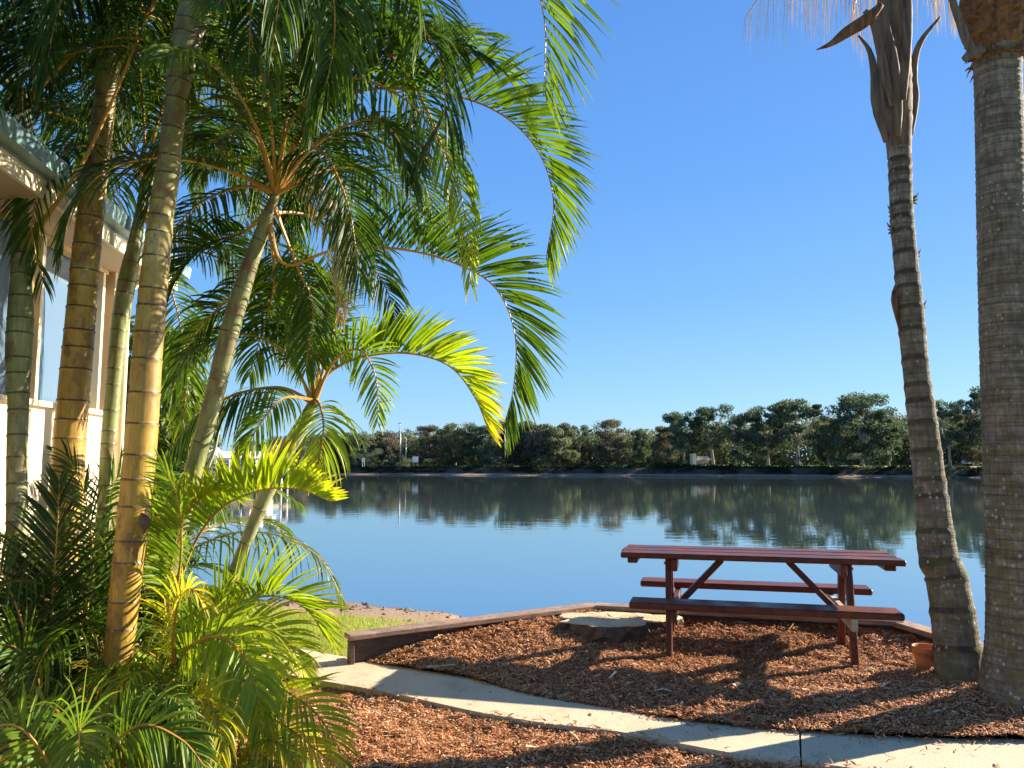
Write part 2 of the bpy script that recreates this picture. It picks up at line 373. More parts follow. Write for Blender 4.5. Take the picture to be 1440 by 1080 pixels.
# ------------------------------------------------------------------ path
far_px=[(60,868),(250,886),(370,905),(430,914),(494,925),(586,941),(659,953),(742,974),(860,994),(960,1011),(1070,1023),(1200,1032),(1320,1038),(1440,1040),(1700,1046),(2100,1052)]
near_px=[(40,892),(200,915),(330,934),(429,953),(540,972),(617,989),(683,1003),(770,1017),(860,1027),(955,1045),(1040,1060),(1115,1069),(1200,1080),(1330,1098),(1700,1135),(2100,1160)]
far_e=np.array([G(*p) for p in far_px]); near_e=np.array([G(*p) for p in near_px])
fe=spline(far_e,160); ne=spline(near_e,160)
def strip(mb, A, B, ztop, zbot):
    n=len(A); a=A.copy(); b=B.copy(); a[:,2]=ztop; b[:,2]=ztop; a0=a.copy(); b0=b.copy(); a0[:,2]=zbot; b0[:,2]=zbot
    V=np.vstack([a,b,a0,b0]); i=np.arange(n-1)
    q=np.vstack([np.stack([i+n,i+n+1,i+1,i],-1),np.stack([i,i+1,i+1+2*n,i+2*n],-1),np.stack([i+n,i+3*n,i+3*n+1,i+n+1],-1)])
    mb.add(V,q)
    mb.add([a[0],b[0],b0[0],a0[0]],[[0,1,2,3]]); mb.add([a[-1],b[-1],b0[-1],a0[-1]],[[0,3,2,1]])
# slabs split at joints, 8 mm gaps
cuts=[0]
def cut_at(px_far,px_near):
    return int(np.argmin(np.linalg.norm(fe[:,:2]-G(*px_far)[:2],axis=1)))
ci=cut_at((1120,1027),None); ci2=cut_at((1600,1044),None); ci0=cut_at((640,950),None)
# resample near edge so that joints run straight across
mb=MB(); rat=np.array([q[0]/q[1] for q in ne]); ne2=np.array([[np.interp(p[0]/p[1],rat,ne[:,k]) for k in range(3)] for p in fe])
for a,b in ((0,ci),(ci,ci2),(ci2,len(fe)-1)):
    A=fe[a:b+1].copy(); B=ne2[a:b+1].copy()
    if a>0 :
        A[0]+=(A[1]-A[0])*.16; B[0]+=(B[1]-B[0])*.16
    strip(mb,A,B,0,-.12)
tag(mb.obj('path',M['concrete']),kind='structure')

# ------------------------------------------------------------------ retaining wall
W0=np.array([-1.2,5.92]); W1=np.array([.72,6.95]); W2=np.array([3.08,6.28]); W3=np.array([3.30,5.35]); W4=np.array([3.62,4.25])
wall=thing('retaining_wall',(W0[0],W0[1],0),'low weathered timber retaining wall with flat capping around the mulch bed above the water','wall')
def w3(p,z): return np.array([p[0],p[1],z])
segs=[(W0,W1,.215,.245,'sleeper'),(W1,W2,.245,.235,'sleeper'),(W2,W3,.235,.225,'sleeper'),(W3,W4,.222,.21,'sleeper')]
for i,(a,b,za,zb,m) in enumerate(segs):
    mb=MB(); e0=.04 if i==0 else -.01; beam(mb,w3(a,za-.022),w3(b,zb-.022+(.006 if i==1 else 0)),.15,.04,ch=.006,ext0=e0,ext1=.03 if i<3 else 0); mb.obj('cap_board',M[m],wall)
    for z0 in (.0,-.17,-.34,-.51):
        mb=MB(); beam(mb,w3(a,za-.048-.083+z0),w3(b,zb-.048-.083+z0),.05,.163,ch=.004,ext0=-.0,ext1=.0); mb.obj('wall_board',M['sleeper_dark'],wall)
    L=np.linalg.norm(b-a); n=max(2,int(L/1.0)); D=(b-a)/L; Np=np.array([D[1],-D[0]])
    for k in range(n+1):
        if i>0 and k==0: continue
        pz=a+D*(L*k/n*.98+.03)+(-Np)*.062; mb=MB(); zt=za+(zb-za)*k/n-.05
        beam(mb,w3(pz,-.9),w3(pz,zt),.075,.07,up=(D[0],D[1],0),ch=.005); mb.obj('post',M['sleeper_dark'],wall)
mb=MB(); beam(mb,w3(W0-np.array([.0,.03]),-.1),w3(W0-np.array([.0,.03]),.17),.08,.035,up=(1,.5,0),ch=.004); mb.obj('end_post',M['sleeper_dark'],wall)

# ------------------------------------------------------------------ mulch
bedpoly=np.vstack([fe[(fe[:,0]>-1.25)&(fe[:,0]<4.2)][:,:2]+np.array([0,-.035]),np.array([[4.25,4.6]]),W3[None],W2[None],W1[None],W0[None]])
def inpoly(x,y,poly):
    ins=np.zeros(x.shape,bool); n=len(poly); j=n-1
    for i in range(n):
        xi,yi=poly[i]; xj,yj=poly[j]
        c=((yi>y)!=(yj>y))&(x<(xj-xi)*(y-yi)/((yj-yi) if abs(yj-yi)>1e-9 else 1e-9)+xi); ins^=c; j=i
    return ins
def fe_y(x): return np.interp(x,fe[:,0],fe[:,1])
def ne_y(x): return np.interp(x,ne[:,0],ne[:,1])
def mound(x,y,cx,cy,r,h):
    d=((x-cx)**2+(y-cy)**2)/r**2; return h*np.exp(-d)
def wall_d(x,y):
    x=np.asarray(x,float); best=np.full(x.shape,99.); hw=np.zeros(x.shape)
    for (p,q,h0,h1) in ((W0,W1,(0,.13),(1,.185)),(W1,W2,(0,.175),(1,.13)),(W2,W3,(0,.12),(1,.12))):
        d=q-p; t=np.clip(((x-p[0])*d[0]+(y-p[1])*d[1])/(d@d),0,1); dd=np.hypot(x-p[0]-t*d[0],y-p[1]-t*d[1])
        hh=np.interp(t,[0,.1,.45,1],[.0,.05,.15,.185]) if p is W0 else h0[1]+(h1[1]-h0[1])*t
        k=dd<best; best=np.where(k,dd,best); hw=np.where(k,hh,hw)
    return best,hw
def bed_z(x,y):
    d=y-fe_y(x); dw,hw=wall_d(x,y); b=.012+.05*np.clip(d/.9,0,1)+(hw-.05)*np.exp(-(dw/.5)**2)
    b=np.minimum(b,.015+np.clip(d,0,1)*.55)
    b=b+mound(x,y,3.2,5.1,.5,.03)
    return np.maximum(b+(vnoise(x,y,2.2,5)-.5)*.045+(vnoise(x,y,9,6)-.5)*.022,.004)
def front_z(x,y):
    d=ne_y(x)-y; return -.035+.03*np.clip(d/.8,0,1)+(vnoise(x,y,2.2,8)-.5)*.05*np.clip(d/.3,0,1)+(vnoise(x,y,9,9)-.5)*.03*np.clip(d/.15,.2,1)
def sheet(name,fn,mask,x0,x1,y0,y1,st,mat):
    gx=np.arange(x0,x1,st); gy=np.arange(y0,y1,st); A,B=np.meshgrid(gx,gy); Zz=fn(A,B)+(vnoise(A,B,28,11)-.5)*.018
    V=np.stack([A,B,Zz],-1).reshape(-1,3); q=grid_quads(len(gy),len(gx)); c=V[q].mean(1); k=mask(c[:,0],c[:,1]); q=q[k]
    mb=MB(); mb.add(V,q); return tag(mb.obj(name,mat,smooth=True),kind='structure')
sheet('mulch_bed',bed_z,lambda x,y:inpoly(x,y,bedpoly),-1.4,4.6,3.5,7.1,.02,M['mulch'])
front_mask=lambda x,y:(y<ne_y(x)-.0)
sheet('front_mulch_bed',front_z,front_mask,-6.5,4.5,1.6,6.6,.03,M['mulch'])
def chips(name,label,fn,mask,bb,n,seed,lmin=.02,lmax=.06,wide=.010,light=.0,over=0):
    r=np.random.default_rng(seed); x=r.uniform(bb[0],bb[1],n*3); y=r.uniform(bb[2],bb[3],n*3)
    k=mask(x,y)
    x=x[k][:n]; y=y[k][:n]; n=len(x)
    z=fn(x,y)+(vnoise(x,y,28,11)-.5)*.018+r.uniform(.0,.016,n)
    az=r.uniform(0,2*math.pi,n); tl=r.normal(.0,.17,n); L=r.uniform(lmin,lmax,n)*r.choice([.6,1,1,1.5],n); W=r.uniform(.3,1.,n)*wide
    d=np.stack([np.cos(az)*np.cos(tl),np.sin(az)*np.cos(tl),np.sin(tl)],-1); s=np.stack([-np.sin(az),np.cos(az),r.normal(0,.3,n)],-1); s=nrm(s); u=np.cross(d,s)
    c=np.stack([x,y,z],-1); b=r.normal(0,.12,n)[:,None]*L[:,None]
    V=np.stack([c-d*L[:,None]/2-s*W[:,None]/2, c-d*L[:,None]/2+s*W[:,None]/2, c+u*W[:,None]*.35+u*b-s*W[:,None]*.6, c+u*W[:,None]*.35+u*b+s*W[:,None]*.6, c+d*L[:,None]/2-s*W[:,None]*.3, c+d*L[:,None]/2+s*W[:,None]*.3],1).reshape(-1,3)
    i=np.arange(n)[:,None]*6; q=np.concatenate([i+np.array([[0,1,3,2]]),i+np.array([[2,3,5,4]])],1).reshape(-1,4)
    v=np.clip(r.beta(2.1,2.4,n)+light+(vnoise(x,y,1.3,4)-.5)*.18,0,1)
    mb=MB(); mb.add(V,q,val=np.repeat(v,2)); return tag(mb.obj(name,M['chip']),label,'mulch',kind='stuff')
bedm=lambda x,y:inpoly(x,y,bedpoly)
chips('bark_mulch','loose red brown bark mulch spread in the bed under the picnic table',bed_z,bedm,(-1.3,4.2,3.6,7.),150000,1,.014,.044,.0075)
chips('bark_mulch','loose red brown bark mulch between the palms and the near side of the path',front_z,front_mask,(-3.2,3.2,2.6,5.2),110000,2,.014,.044,.0075)
edge=lambda x,y:((y>fe_y(x)-.05-.16*vnoise(x,y,5,3)**3)&(y<fe_y(x)+.03)&(x>-1.15))|((y<ne_y(x)+.05)&(y>ne_y(x)-.03)&(vnoise(x,y,5,13)>.62))
chips('stray_mulch','stray bark chips scattered along both edges of the concrete path',lambda x,y:x*0-.004,edge,(-2,3.5,3.4,6),4200,3)
chips('stray_mulch','a few bark chips blown onto the middle of the concrete path',lambda x,y:x*0-.004,lambda x,y:(y<fe_y(x))&(y>ne_y(x)),(-2,3.5,3.4,6),130,9)
chips('pale_splinters','larger pale wood splinters lying on top of the mulch under the table',bed_z,bedm,(-1.3,4.2,3.6,7.),260,10,.05,.13,.018,.32)
chips('pale_splinters','larger pale wood splinters lying on the mulch below the path',front_z,front_mask,(-3.2,3.2,2.6,5.2),220,11,.05,.12,.016,.3)

# ------------------------------------------------------------------ grass
def blades(name,label,cat,mask,zf,bb,n,seed,h=(.02,.05),wd=.004,lean=.5):
    r=np.random.default_rng(seed); x=r.uniform(bb[0],bb[1],n); y=r.uniform(bb[2],bb[3],n); k=mask(x,y,r); x=x[k];y=y[k];n=len(x)
    z=zf(x,y); hh=r.uniform(*h,n); az=r.uniform(0,6.28,n); dx=np.cos(az);dy=np.sin(az); ln=r.uniform(0,lean,n)*hh
    V=np.stack([np.stack([x-dy*wd,y+dx*wd,z-.005],-1),np.stack([x+dy*wd,y-dx*wd,z-.005],-1),np.stack([x+dx*ln,y+dy*ln,z+hh],-1)],1).reshape(-1,3)
    mb=MB(); mb.add(V,t=np.arange(n*3).reshape(-1,3),val=np.clip(r.normal(.5,.22,n),0,1)); return tag(mb.obj(name,M['grass']),label,cat,kind='stuff')
def gmask(x,y,r):
    s=shore_near(x)-y; lim=2.6+(vnoise(x,y,1.1,21)-.5)*1.4
    dens=np.clip((s-lim)/1.2,0,1)
    out=(y>fe_y(x)+.02)&~inpoly(x,y,bedpoly)&(r.random(len(x))<dens)
    leftw=(x<(-1.2+(y-5.92)*1.86-.08))
    return out&(leftw)
blades('lawn_grass','short sunlit green grass between the path and the muddy shore','grass',gmask,gz,(-9,.5,5.6,10.6),150000,5,(.02,.045),.0035,.9)
def tuft(x,y,r): return (np.abs(y-ne_y(x)+.0)<.03)&(vnoise(x,y,2.3,31)>.68)&(x>-1.2)
blades('edge_grass','thin green weeds growing along the near edge of the path','grass',tuft,lambda x,y:x*0-.02,(-2,3,3.4,6),16000,6,(.015,.05),.003,.9)
# shore debris
def debris():
    mb=MB(); r=np.random.default_rng(12)
    for i in range(240):
        x=r.uniform(-6,-.2); y=shore_near(x)-abs(r.normal(0,1.0))-.05; z=float(gz(np.array([x]),np.array([y]))[0]); s=r.uniform(.01,.04)*(2.2 if r.random()<.08 else 1)
        th=r.uniform(0,6.28,6); pts=[[x+s*math.cos(a)*r.uniform(.6,1.6),y+s*math.sin(a),z+s*.1*r.random()] for a in sorted(th)]
        pts.append([x,y,z+s*.7]); mb.add(pts,t=[[k,(k+1)%6,6] for k in range(6)])
    tag(mb.obj('shore_pebbles',M['rock']),'small stones and debris littering the muddy river beach','pebbles',kind='stuff')
debris()
mb=MB()
for (px,py,l) in ((430,868,.3),(455,858,.18),(478,862,.2)):
    p=G(px,py,-.55); p[2]=float(gz(p[0:1],p[1:2])[0])+.01; tube(mb,spline([p,p+[l*.5,.03,.01],p+[l,.0,0]],6),[.012,.014,.012,.012,.008,.004],5)
tag(mb.obj('driftwood',M['stumpbark']),'scattered dark twigs washed up on the muddy beach','driftwood',kind='stuff')

# ------------------------------------------------------------------ picnic table
YAW=R(-14); TC=np.array([1.855,5.98,.045])
UU=np.array([math.cos(YAW),math.sin(YAW),0]); VV=np.array([-math.sin(YAW),math.cos(YAW),0]); ZZ=np.array([0,0,1.])
def tp(u,v,z): return UU*u+VV*v+ZZ*z
table=thing('picnic_table',(0,0,0),'dark red stained timber picnic table with attached bench seats on the mulch','picnic table')
def tb(name,a,b,w,h,up=ZZ,mat='redwood',ch=.006,parent=None):
    mb=MB(); beam(mb,a,b,w,h,up=up,ch=ch); return mb.obj(name,M[mat],parent or table)
mb=MB()
for k in range(3):
    v=-.195+k*.195; beam(mb,tp(-.99-(.012 if k==1 else 0),v,.742),tp(.99+(.01 if k==0 else 0),v,.742+(.002*(k-1))),.187,.042,ch=.008)
mb.obj('tabletop',M['redwood'],table)
for s in (-1,1):
    tb('seat',tp(-.90,s*.50,.43),tp(.90,s*.50,.43),.235,.048,ch=.009)
for u in (-.905,.905): tb('end_cleat',tp(u,-.24,.699),tp(u,.24,.699),.075,.04)
for u in (-.64,.64):
    si=1 if u<0 else -1
    for s in (-1,1):
        tb('leg',tp(u,s*.29,-.06),tp(u,s*.135,.718),.085,.045,up=UU,mat='redwood_legs')
    tb('top_bearer',tp(u+si*.047,-.27,.675),tp(u+si*.047,.27,.675),.045,.09)
    tb('seat_bearer',tp(u+si*.047,-.6,.362),tp(u+si*.047,.6,.362),.045,.085,mat='cutwood' if u>0 else 'redwood')
    tb('brace',tp(u+si*.09,0,.375),tp(u+si*.40,0,.70),.085,.045,up=UU+ZZ*.01)
for u in (-.64,.64):
    for s in (-1,1):
        for (vv,zz) in ((.20,.40),(.15,.675)):
            mb=MB(); tube(mb,[tp(u+np.sign(u)*.02,s*vv,zz),tp(u+np.sign(u)*.034,s*vv,zz)],.011,8); mb.obj('bolt',M['steel'],table)
for (u,v) in ((.64,-.29),): tb('footing_block',tp(u+.05,v-.02,-.0),tp(u+.2,v-.03,-.0),.1,.05,mat='cutwood')
table.location=tuple(TC)

# ------------------------------------------------------------------ pot
pc=G(1304,948,.06); pc[2]=float(bed_z(pc[0:1],pc[1:2])[0])-.01; pot=thing('flower_pot',pc,'empty terracotta flower pot on the mulch left of the slimmer palm trunk','flower pot')
mb=MB(); lathe(mb,pc,[(0,0),(.058,0),(.078,.125),(.072,.125),(.068,.11),(.052,.012),(0,.012)]); mb.obj('pot_body',M['terracotta'],pot,True)
mb=MB(); lathe(mb,pc,[(.0785,.118),(.088,.119),(.090,.165),(.086,.168),(.079,.166),(.076,.119),(.0785,.118)]); mb.obj('rim',M['terracotta'],pot,True)

# ------------------------------------------------------------------ stump
sc=G(862,869,.2); r_=np.random.default_rng(4)
stump=thing('tree_stump',(sc[0],sc[1],.05),'broad low sawn tree stump with pale top and dark ragged bark left of the table','tree stump')
n=48; th=np.linspace(0,2*math.pi,n,endpoint=False); rad=1+.13*np.sin(3*th+1)+.09*np.sin(5*th+2)+.06*np.sin(9*th)+.05*r_.normal(size=n)
ax,ay=.49,.3; cxx,cyy=sc[0],sc[1]
def ringp(k,z,jit=0): return np.stack([cxx+ax*k*rad*np.cos(th)*(1+r_.normal(0,jit,n)),cyy+ay*k*rad*np.sin(th)*(1+r_.normal(0,jit,n)),np.full(n,z)+r_.normal(0,jit*.2,n)],-1)
mb=MB(); R5=[ringp(1.0,.195),ringp(.96,.203),ringp(.6,.21,.012),ringp(.25,.206,.012)]; V=np.vstack(R5+[np.array([[cxx,cyy,.208]])])
q=[[i*n+j,i*n+(j+1)%n,(i+1)*n+(j+1)%n,(i+1)*n+j] for i in range(3) for j in range(n)]; mb.add(V,q,[[3*n+j,3*n+(j+1)%n,4*n] for j in range(n)]); mb.obj('sawn_top',M['stumptop'],stump,False)
mb=MB(); Rr=[ringp(1.12,-.05,.04),ringp(1.06,.03,.05),ringp(1.07,.08,.06),ringp(1.02,.14,.06),ringp(.99,.194,.0)]; mb.add(np.vstack(Rr),[[i*n+j,i*n+(j+1)%n,(i+1)*n+(j+1)%n,(i+1)*n+j] for i in range(4) for j in range(n)]); mb.obj('bark',M['stumpbark'],stump)

# loose sticks and pieces of bark at the wall end
for (px,py,dx,dy,l,w_,lab) in ((508,914,.10,.08,.2,.05,'dark broken timber offcut leaning at the end of the retaining wall'),(640,893,.09,.05,.12,.03,'pale wood splinter lying on the mulch near the retaining wall'),(600,938,.2,.02,.22,.02,'long thin strip of bark lying where the mulch meets the path')):
    p=G(px,py,.06); mb=MB(); beam(mb,p,p+np.array([dx,dy,.05 if w_>.04 else .01]),w_,w_*.5,ch=.004)
    tag(mb.obj('wood_offcut',M['sleeper_dark'] if w_>.04 else M['cutwood']),lab,'wood offcut')

# ------------------------------------------------------------------ palms: fronds
Yv=np.array([0,1.,0])
def frond(pts3, L=.5, n=62, face=20, sgn=1, fold=55, droop=.05, w=.018, v=.35, vtip=None, t0=.22, r0=.013, seed=0, a0=68, a1=24, normal=None, dead=False, sides=(1,-1), prof=None):
    r=np.random.default_rng(seed+1000); C=spline(pts3,48); T=nrm(np.gradient(C,axis=0)); mb=MB()
    ln=np.sum(np.linalg.norm(np.diff(C,axis=0),axis=1))
    rr=r0*np.linspace(1,.16,48); rr[:6]*=np.linspace(1.8,1,6)
    tube(mb,C,rr,5,mat=1,val=.5,caps=False)
    if vtip is None: vtip=v+.1
    for i in range(n):
        t=t0+(1-t0)*(i+.5)/n
        for sd_ in sides:
            tt=min(.999,t+r.normal(0,.004)); k=tt*47; i0=int(k); f=k-i0; p=C[i0]*(1-f)+C[min(47,i0+1)]*f; tv=nrm(T[i0]*(1-f)+T[min(47,i0+1)]*f)
            if normal is None:
                N0=nrm(np.cross(tv,Yv))*sgn; fa=R(face); N=nrm(math.cos(fa)*N0+math.sin(fa)*(-Yv))
            else: N=np.asarray(normal,float)
            S=nrm(np.cross(tv,N)); N=np.cross(S,tv)
            u=max(0.,(tt-t0)/(1-t0)); a=R(a0+(a1-a0)*u**1.3)+r.normal(0,.05); fo=R(fold)+r.normal(0,.09)
            d=math.cos(a)*tv+math.sin(a)*(math.cos(fo)*S*sd_+math.sin(fo)*N)
            pr=(.5+.5*math.sin(min(1,u/.35)*math.pi/2)) if u<.35 else (1-.62*((u-.35)/.65)**1.6)
            l=L*pr*r.uniform(.9,1.08); ww=w*(.65+.35*pr)*r.uniform(.85,1.12)
            W=nrm(tv-np.dot(tv,d)*d+N*r.normal(0,.25)+S*sd_*.1); m=5; q=p.copy(); dd=d.copy(); st=[q]; ds=[dd]
            dr=droop*r.uniform(.6,1.5)
            for s in range(m):
                dd=nrm(dd+np.array([0,0,-1])*dr*(1+s*.75)); q=q+dd*l/m; st.append(q); ds.append(dd)
            st=np.array(st); ds=np.array(ds); wp=np.array([.35,.9,1,.82,.5,.04])*ww/2
            B=nrm(np.cross(ds,W)); Wd=nrm(np.cross(B,ds))
            V=np.concatenate([st-Wd*wp[:,None]+B*wp[:,None]*.35, st, st+Wd*wp[:,None]+B*wp[:,None]*.35]); m1=m+1
            ii=np.arange(m); qd=np.vstack([np.stack([ii,ii+1,ii+1+m1,ii+m1],-1),np.stack([ii+m1,ii+1+m1,ii+1+2*m1,ii+2*m1],-1)])
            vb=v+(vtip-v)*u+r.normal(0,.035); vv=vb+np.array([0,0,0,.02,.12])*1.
            mb.add(V,qd,val=np.clip(np.concatenate([vv,vv]),0,1),mat=0)
    return mb
def add_frond(palm, pts, dead=False, **kw):
    if len(pts[0])==3 and kw.pop('px',True): p3=[P(*p) for p in pts]
    else: p3=pts
    global FSEED
    FSEED+=1
    lab=kw.pop('label',None)
    mb=frond(p3,seed=kw.pop('seed',FSEED),**kw); o=mb.obj('frond',[M['deadleaf'] if dead else M['leaf'],M['petiole']],palm,False)
    if lab: o['label']=lab
    return o
FSEED=0
def crown(palm, c, nf, L, seed, el=(20,75), leaf=.45, v=.3, curl=1.0, az=(0,360), **kw):
    """a ring of arching fronds growing from the 3D point c"""
    r=np.random.default_rng(seed)
    for k in range(nf):
        a=R(az[0]+(az[1]-az[0])*(k+r.uniform(.1,.9))/nf); e=R(r.uniform(*el)); l=L*r.uniform(.8,1.15)
        d=np.array([math.cos(a),math.sin(a),0]); pts=[]; q=np.array(c,float); pts.append(q.copy()); ang=e
        for s in range(6):
            q=q+(d*math.cos(ang)+ZZ*math.sin(ang))*l/6; pts.append(q.copy()); ang-=R(r.uniform(14,30))*curl*(.7+.12*s)
        add_frond(palm,pts,px=False,L=leaf*r.uniform(.85,1.15),normal=nrm(ZZ+d*.35+np.array([r.normal(0,.15),r.normal(0,.15),0])),fold=r.uniform(10,35),droop=r.uniform(.08,.2),v=v+r.uniform(-.12,.15),**kw)

# ------------------------------------------------------------------ palms: stems
def cane(name, rows, D, label, palm=None, ring=.13, vb=.1, vt=.6, mat='cane', sides=18, bulge=1.05, cat='palm', group=None, base_z=-.06, ringw=.009, noise=.0, dlean=0., vpow=1., gs=1.):
    """rows: (px,py,width px) from low to high"""
    rows=[list(r)+[0]*(3-len(r)) for r in rows]
    c=np.array([np.append(P(a,b,D+dlean*(rows[0][1]-b)/1080.),w_/2/F*(D+dlean*(rows[0][1]-b)/1080.)) for a,b,w_ in rows])
    if c[0][2]>base_z:
        d=c[0]-c[1]; k=(c[0][2]-base_z)/max(.01,-d[2]); b=c[0]+d*k*.9; b[2]=base_z; b[3]=c[0][3]*1.08; c=np.vstack([b,c])
    loc=(c[0][0],c[0][1],0)
    if palm is None: palm=thing(name,loc,label,cat,group)
    L=np.sum(np.linalg.norm(np.diff(c[:,:3],axis=0),axis=1)); n=max(30,int(L/.02)); S=spline(c,n)
    s=np.linspace(0,L,n); r=np.random.default_rng(int(abs(c[0][0])*1000))
    pos=[]; x=.06
    while x<L: pos.append(x); x+=ring*r.uniform(.6,1.32)*(1.15-.35*x/L)
    st=list(s); g=[0]*n; rings=[]
    ss=[];gg=[];rm=[]
    allp=sorted([(a,0,1.) for a in s if all(abs(a-b)>ringw*1.9 for b in pos)]+[t for b in pos for t in ((b-ringw*1.6,0,1.01),(b-ringw*.6,.5,bulge),(b,1.,bulge),(b+ringw*.5,1.,1.0),(b+ringw*1.4,0,.985)) if 0<t[0]<L])
    a=np.array([t[0] for t in allp]); g=np.array([t[1] for t in allp],float); rm=np.array([t[2] for t in allp])
    pts=np.stack([np.interp(a,s,S[:,k]) for k in range(3)],-1); rad=np.interp(a,s,S[:,3])*rm
    mb=MB(); tube(mb,pts,rad,sides,val=vb+(vt-vb)*np.clip(a/L,0,1)**vpow,g=g*gs,caps=False,jitter=noise)
    # close the top
    mb.obj('trunk',M[mat],palm,True)
    return palm,S

GRP='golden cane palms clumped beside the building'
palmC,SC=cane('cane_palm',[(160,1010,36),(166,930,38),(174,850,39),(184,760,41),(193,680,43),(200,600,42),(207,500,40),(216,400,38),(226,310,35),(236,240,33),(243,180,30),(251,120,33),(262,60,40),(275,0,42),(285,-60,34),(292,-110,20)],4.2,'thick golden cane palm nearest the camera, crossing in front of the house eave',group=GRP,vb=.02,vt=.85,ring=.15,vpow=1.9)
palmB,SB=cane('cane_palm',[(84,800,42),(92,720,43),(98,620,42),(105,540,41),(114,440,39),(122,350,37),(132,260,34),(143,180,30),(150,120,30),(155,60,36),(160,0,34)],5.0,'dappled tan cane palm rising between the window and the nearest thick golden palm',group=GRP,vb=.05,vt=.4,ring=.17,vpow=2.)
palmA,SA=cane('cane_palm',[(24,830,27),(24,740,27),(24,640,26),(26,560,27),(26,500,33),(29,440,33),(29,380,25),(28,330,22),(33,260,18),(36,200,16),(38,150,10)],4.8,'slender grey green cane palm at the left edge before the cream wall',group=GRP,vb=.8,vt=.35,ring=.13)
palmD,SD=cane('cane_palm',[(148,700,20),(153,620,21),(160,540,21),(168,460,23),(178,400,25),(188,350,20),(197,300,14),(204,250,9)],5.8,'thin dark green cane palm between the two thick golden ones',group=GRP,vb=.55,vt=.5,ring=.16,ringw=.008)
palmE,SE=cane('cane_palm',[(238,800,23),(262,700,24),(284,620,24),(303,550,26),(322,470,27),(340,410,25),(356,360,21),(372,315,18),(388,272,12)],4.9,'green grey cane palm leaning right with orange petioles at its crown',group=GRP,vb=.4,vt=.62,ring=.35,ringw=.006)
palmF,SF=cane('cane_palm',[(318,835,16),(345,765,17),(372,700,20),(400,640,22),(424,600,20),(443,562,14)],5.3,'short cane palm leaning over the water with the arching yellow tipped frond',group=GRP,vb=.6,vt=.9,ring=.2,ringw=.006)

mb=MB(); p=P(203,735,4.11); tube(mb,spline([p+[-.02,-.0,.05],p+[0,-.012,.02],p+[.005,-.014,-.02],p+[.0,-.004,-.06]],8),[.004,.02,.03,.034,.03,.022,.014,.004],10,jitter=.15,flat=.6); mb.obj('bark_scar',M['stumpbark'],palmC)
# fronds of palm C, crown above the frame
add_frond(palmC,[(286,-60,4.2),(420,-250,4.0),(620,-230,3.9),(730,-90,3.9),(764,20,3.9),(766,90,3.9),(764,135,3.9)],L=.78,face=20,fold=58,v=.34,vtip=.5,droop=.035,n=60,a1=30)
add_frond(palmC,[(286,-60,4.2),(360,-160,4.0),(470,-150,3.9),(560,-70,3.8),(590,10,3.8),(585,70,3.8)],L=.5,face=35,sgn=-1,fold=30,v=.28,droop=.06,n=60,w=.026)
add_frond(palmC,[(286,-60,4.2),(330,-130,4.0),(400,-90,3.8),(440,20,3.7),(450,130,3.7)],L=.5,face=60,fold=20,v=.2,droop=.14)
add_frond(palmC,[(286,-60,4.2),(250,-150,4.2),(160,-120,4.1),(90,-10,4.0),(60,120,4.0)],L=.5,face=40,sgn=-1,fold=20,v=.2,droop=.12)
add_frond(palmC,[(286,-60,4.2),(300,-150,4.4),(350,-120,4.7),(400,-20,5.0),(420,90,5.1)],L=.5,face=60,fold=20,v=.25,droop=.14)
crown(palmC,P(286,-60,4.2),14,2.2,31,el=(-5,65),v=.17,leaf=.52)  # low leaf value: shade inside the canopy put into the frond colour
add_frond(palmC,[(286,-60,4.2),(400,-130,4.3),(520,-90,4.4),(610,0,4.4),(650,90,4.4)],L=.5,face=50,fold=25,v=.3,vtip=.45,droop=.1,n=50)
add_frond(palmC,[(286,-60,4.2),(240,-60,4.6),(180,10,5.0),(140,110,5.2),(120,220,5.2)],L=.42,face=60,sgn=-1,fold=15,v=.32,droop=.1,n=46)
add_frond(palmC,[(286,-60,4.2),(330,-70,4.7),(380,0,5.2),(400,110,5.4),(390,210,5.4)],L=.5,face=70,fold=15,v=.3,droop=.12,n=46)
add_frond(palmC,[(286,-60,4.2),(320,-90,3.9),(350,-20,3.7),(350,90,3.6)],L=.4,face=70,fold=10,v=.16,droop=.14,n=40)
# palm E
add_frond(palmE,[(386,275,4.9),(425,185,4.8),(500,130,4.7),(600,128,4.7),(690,152,4.7),(752,205,4.7),(778,280,4.7),(768,362,4.7)],L=.56,face=15,fold=62,v=.36,vtip=.52,droop=.03,n=70,w=.021,t0=.26)
add_frond(palmE,[(376,310,4.9),(400,372,4.9),(470,352,4.85),(560,350,4.8),(640,370,4.8),(697,405,4.8),(724,470,4.8),(722,545,4.8),(708,600,4.8)],L=.55,face=12,fold=66,v=.3,vtip=.36,droop=.03,n=74,w=.02,t0=.24)
add_frond(palmE,[(388,272,4.9),(425,190,4.8),(490,120,4.7),(560,72,4.6),(625,48,4.6),(690,50,4.6)],L=.45,face=25,fold=30,v=.25,vtip=.45,droop=.06,n=50)
add_frond(palmE,[(388,272,4.9),(415,215,4.6),(455,215,4.4),(490,290,4.3),(505,390,4.3)],L=.5,face=65,fold=25,v=.14,vtip=.4,droop=.1,n=50)
add_frond(palmE,[(388,272,4.9),(352,180,4.9),(290,165,5.0),(235,215,5.0),(205,300,5.0)],L=.45,face=40,sgn=-1,fold=25,v=.18,droop=.1)
add_frond(palmE,[(380,290,4.9),(345,325,5.0),(290,345,5.1),(250,385,5.1),(225,440,5.1)],L=.42,face=50,sgn=-1,fold=25,v=.12,droop=.06)
add_frond(palmE,[(388,272,4.9),(405,150,4.9),(430,30,4.9),(470,-80,4.9)],L=.5,face=80,fold=15,v=.2,droop=.05)
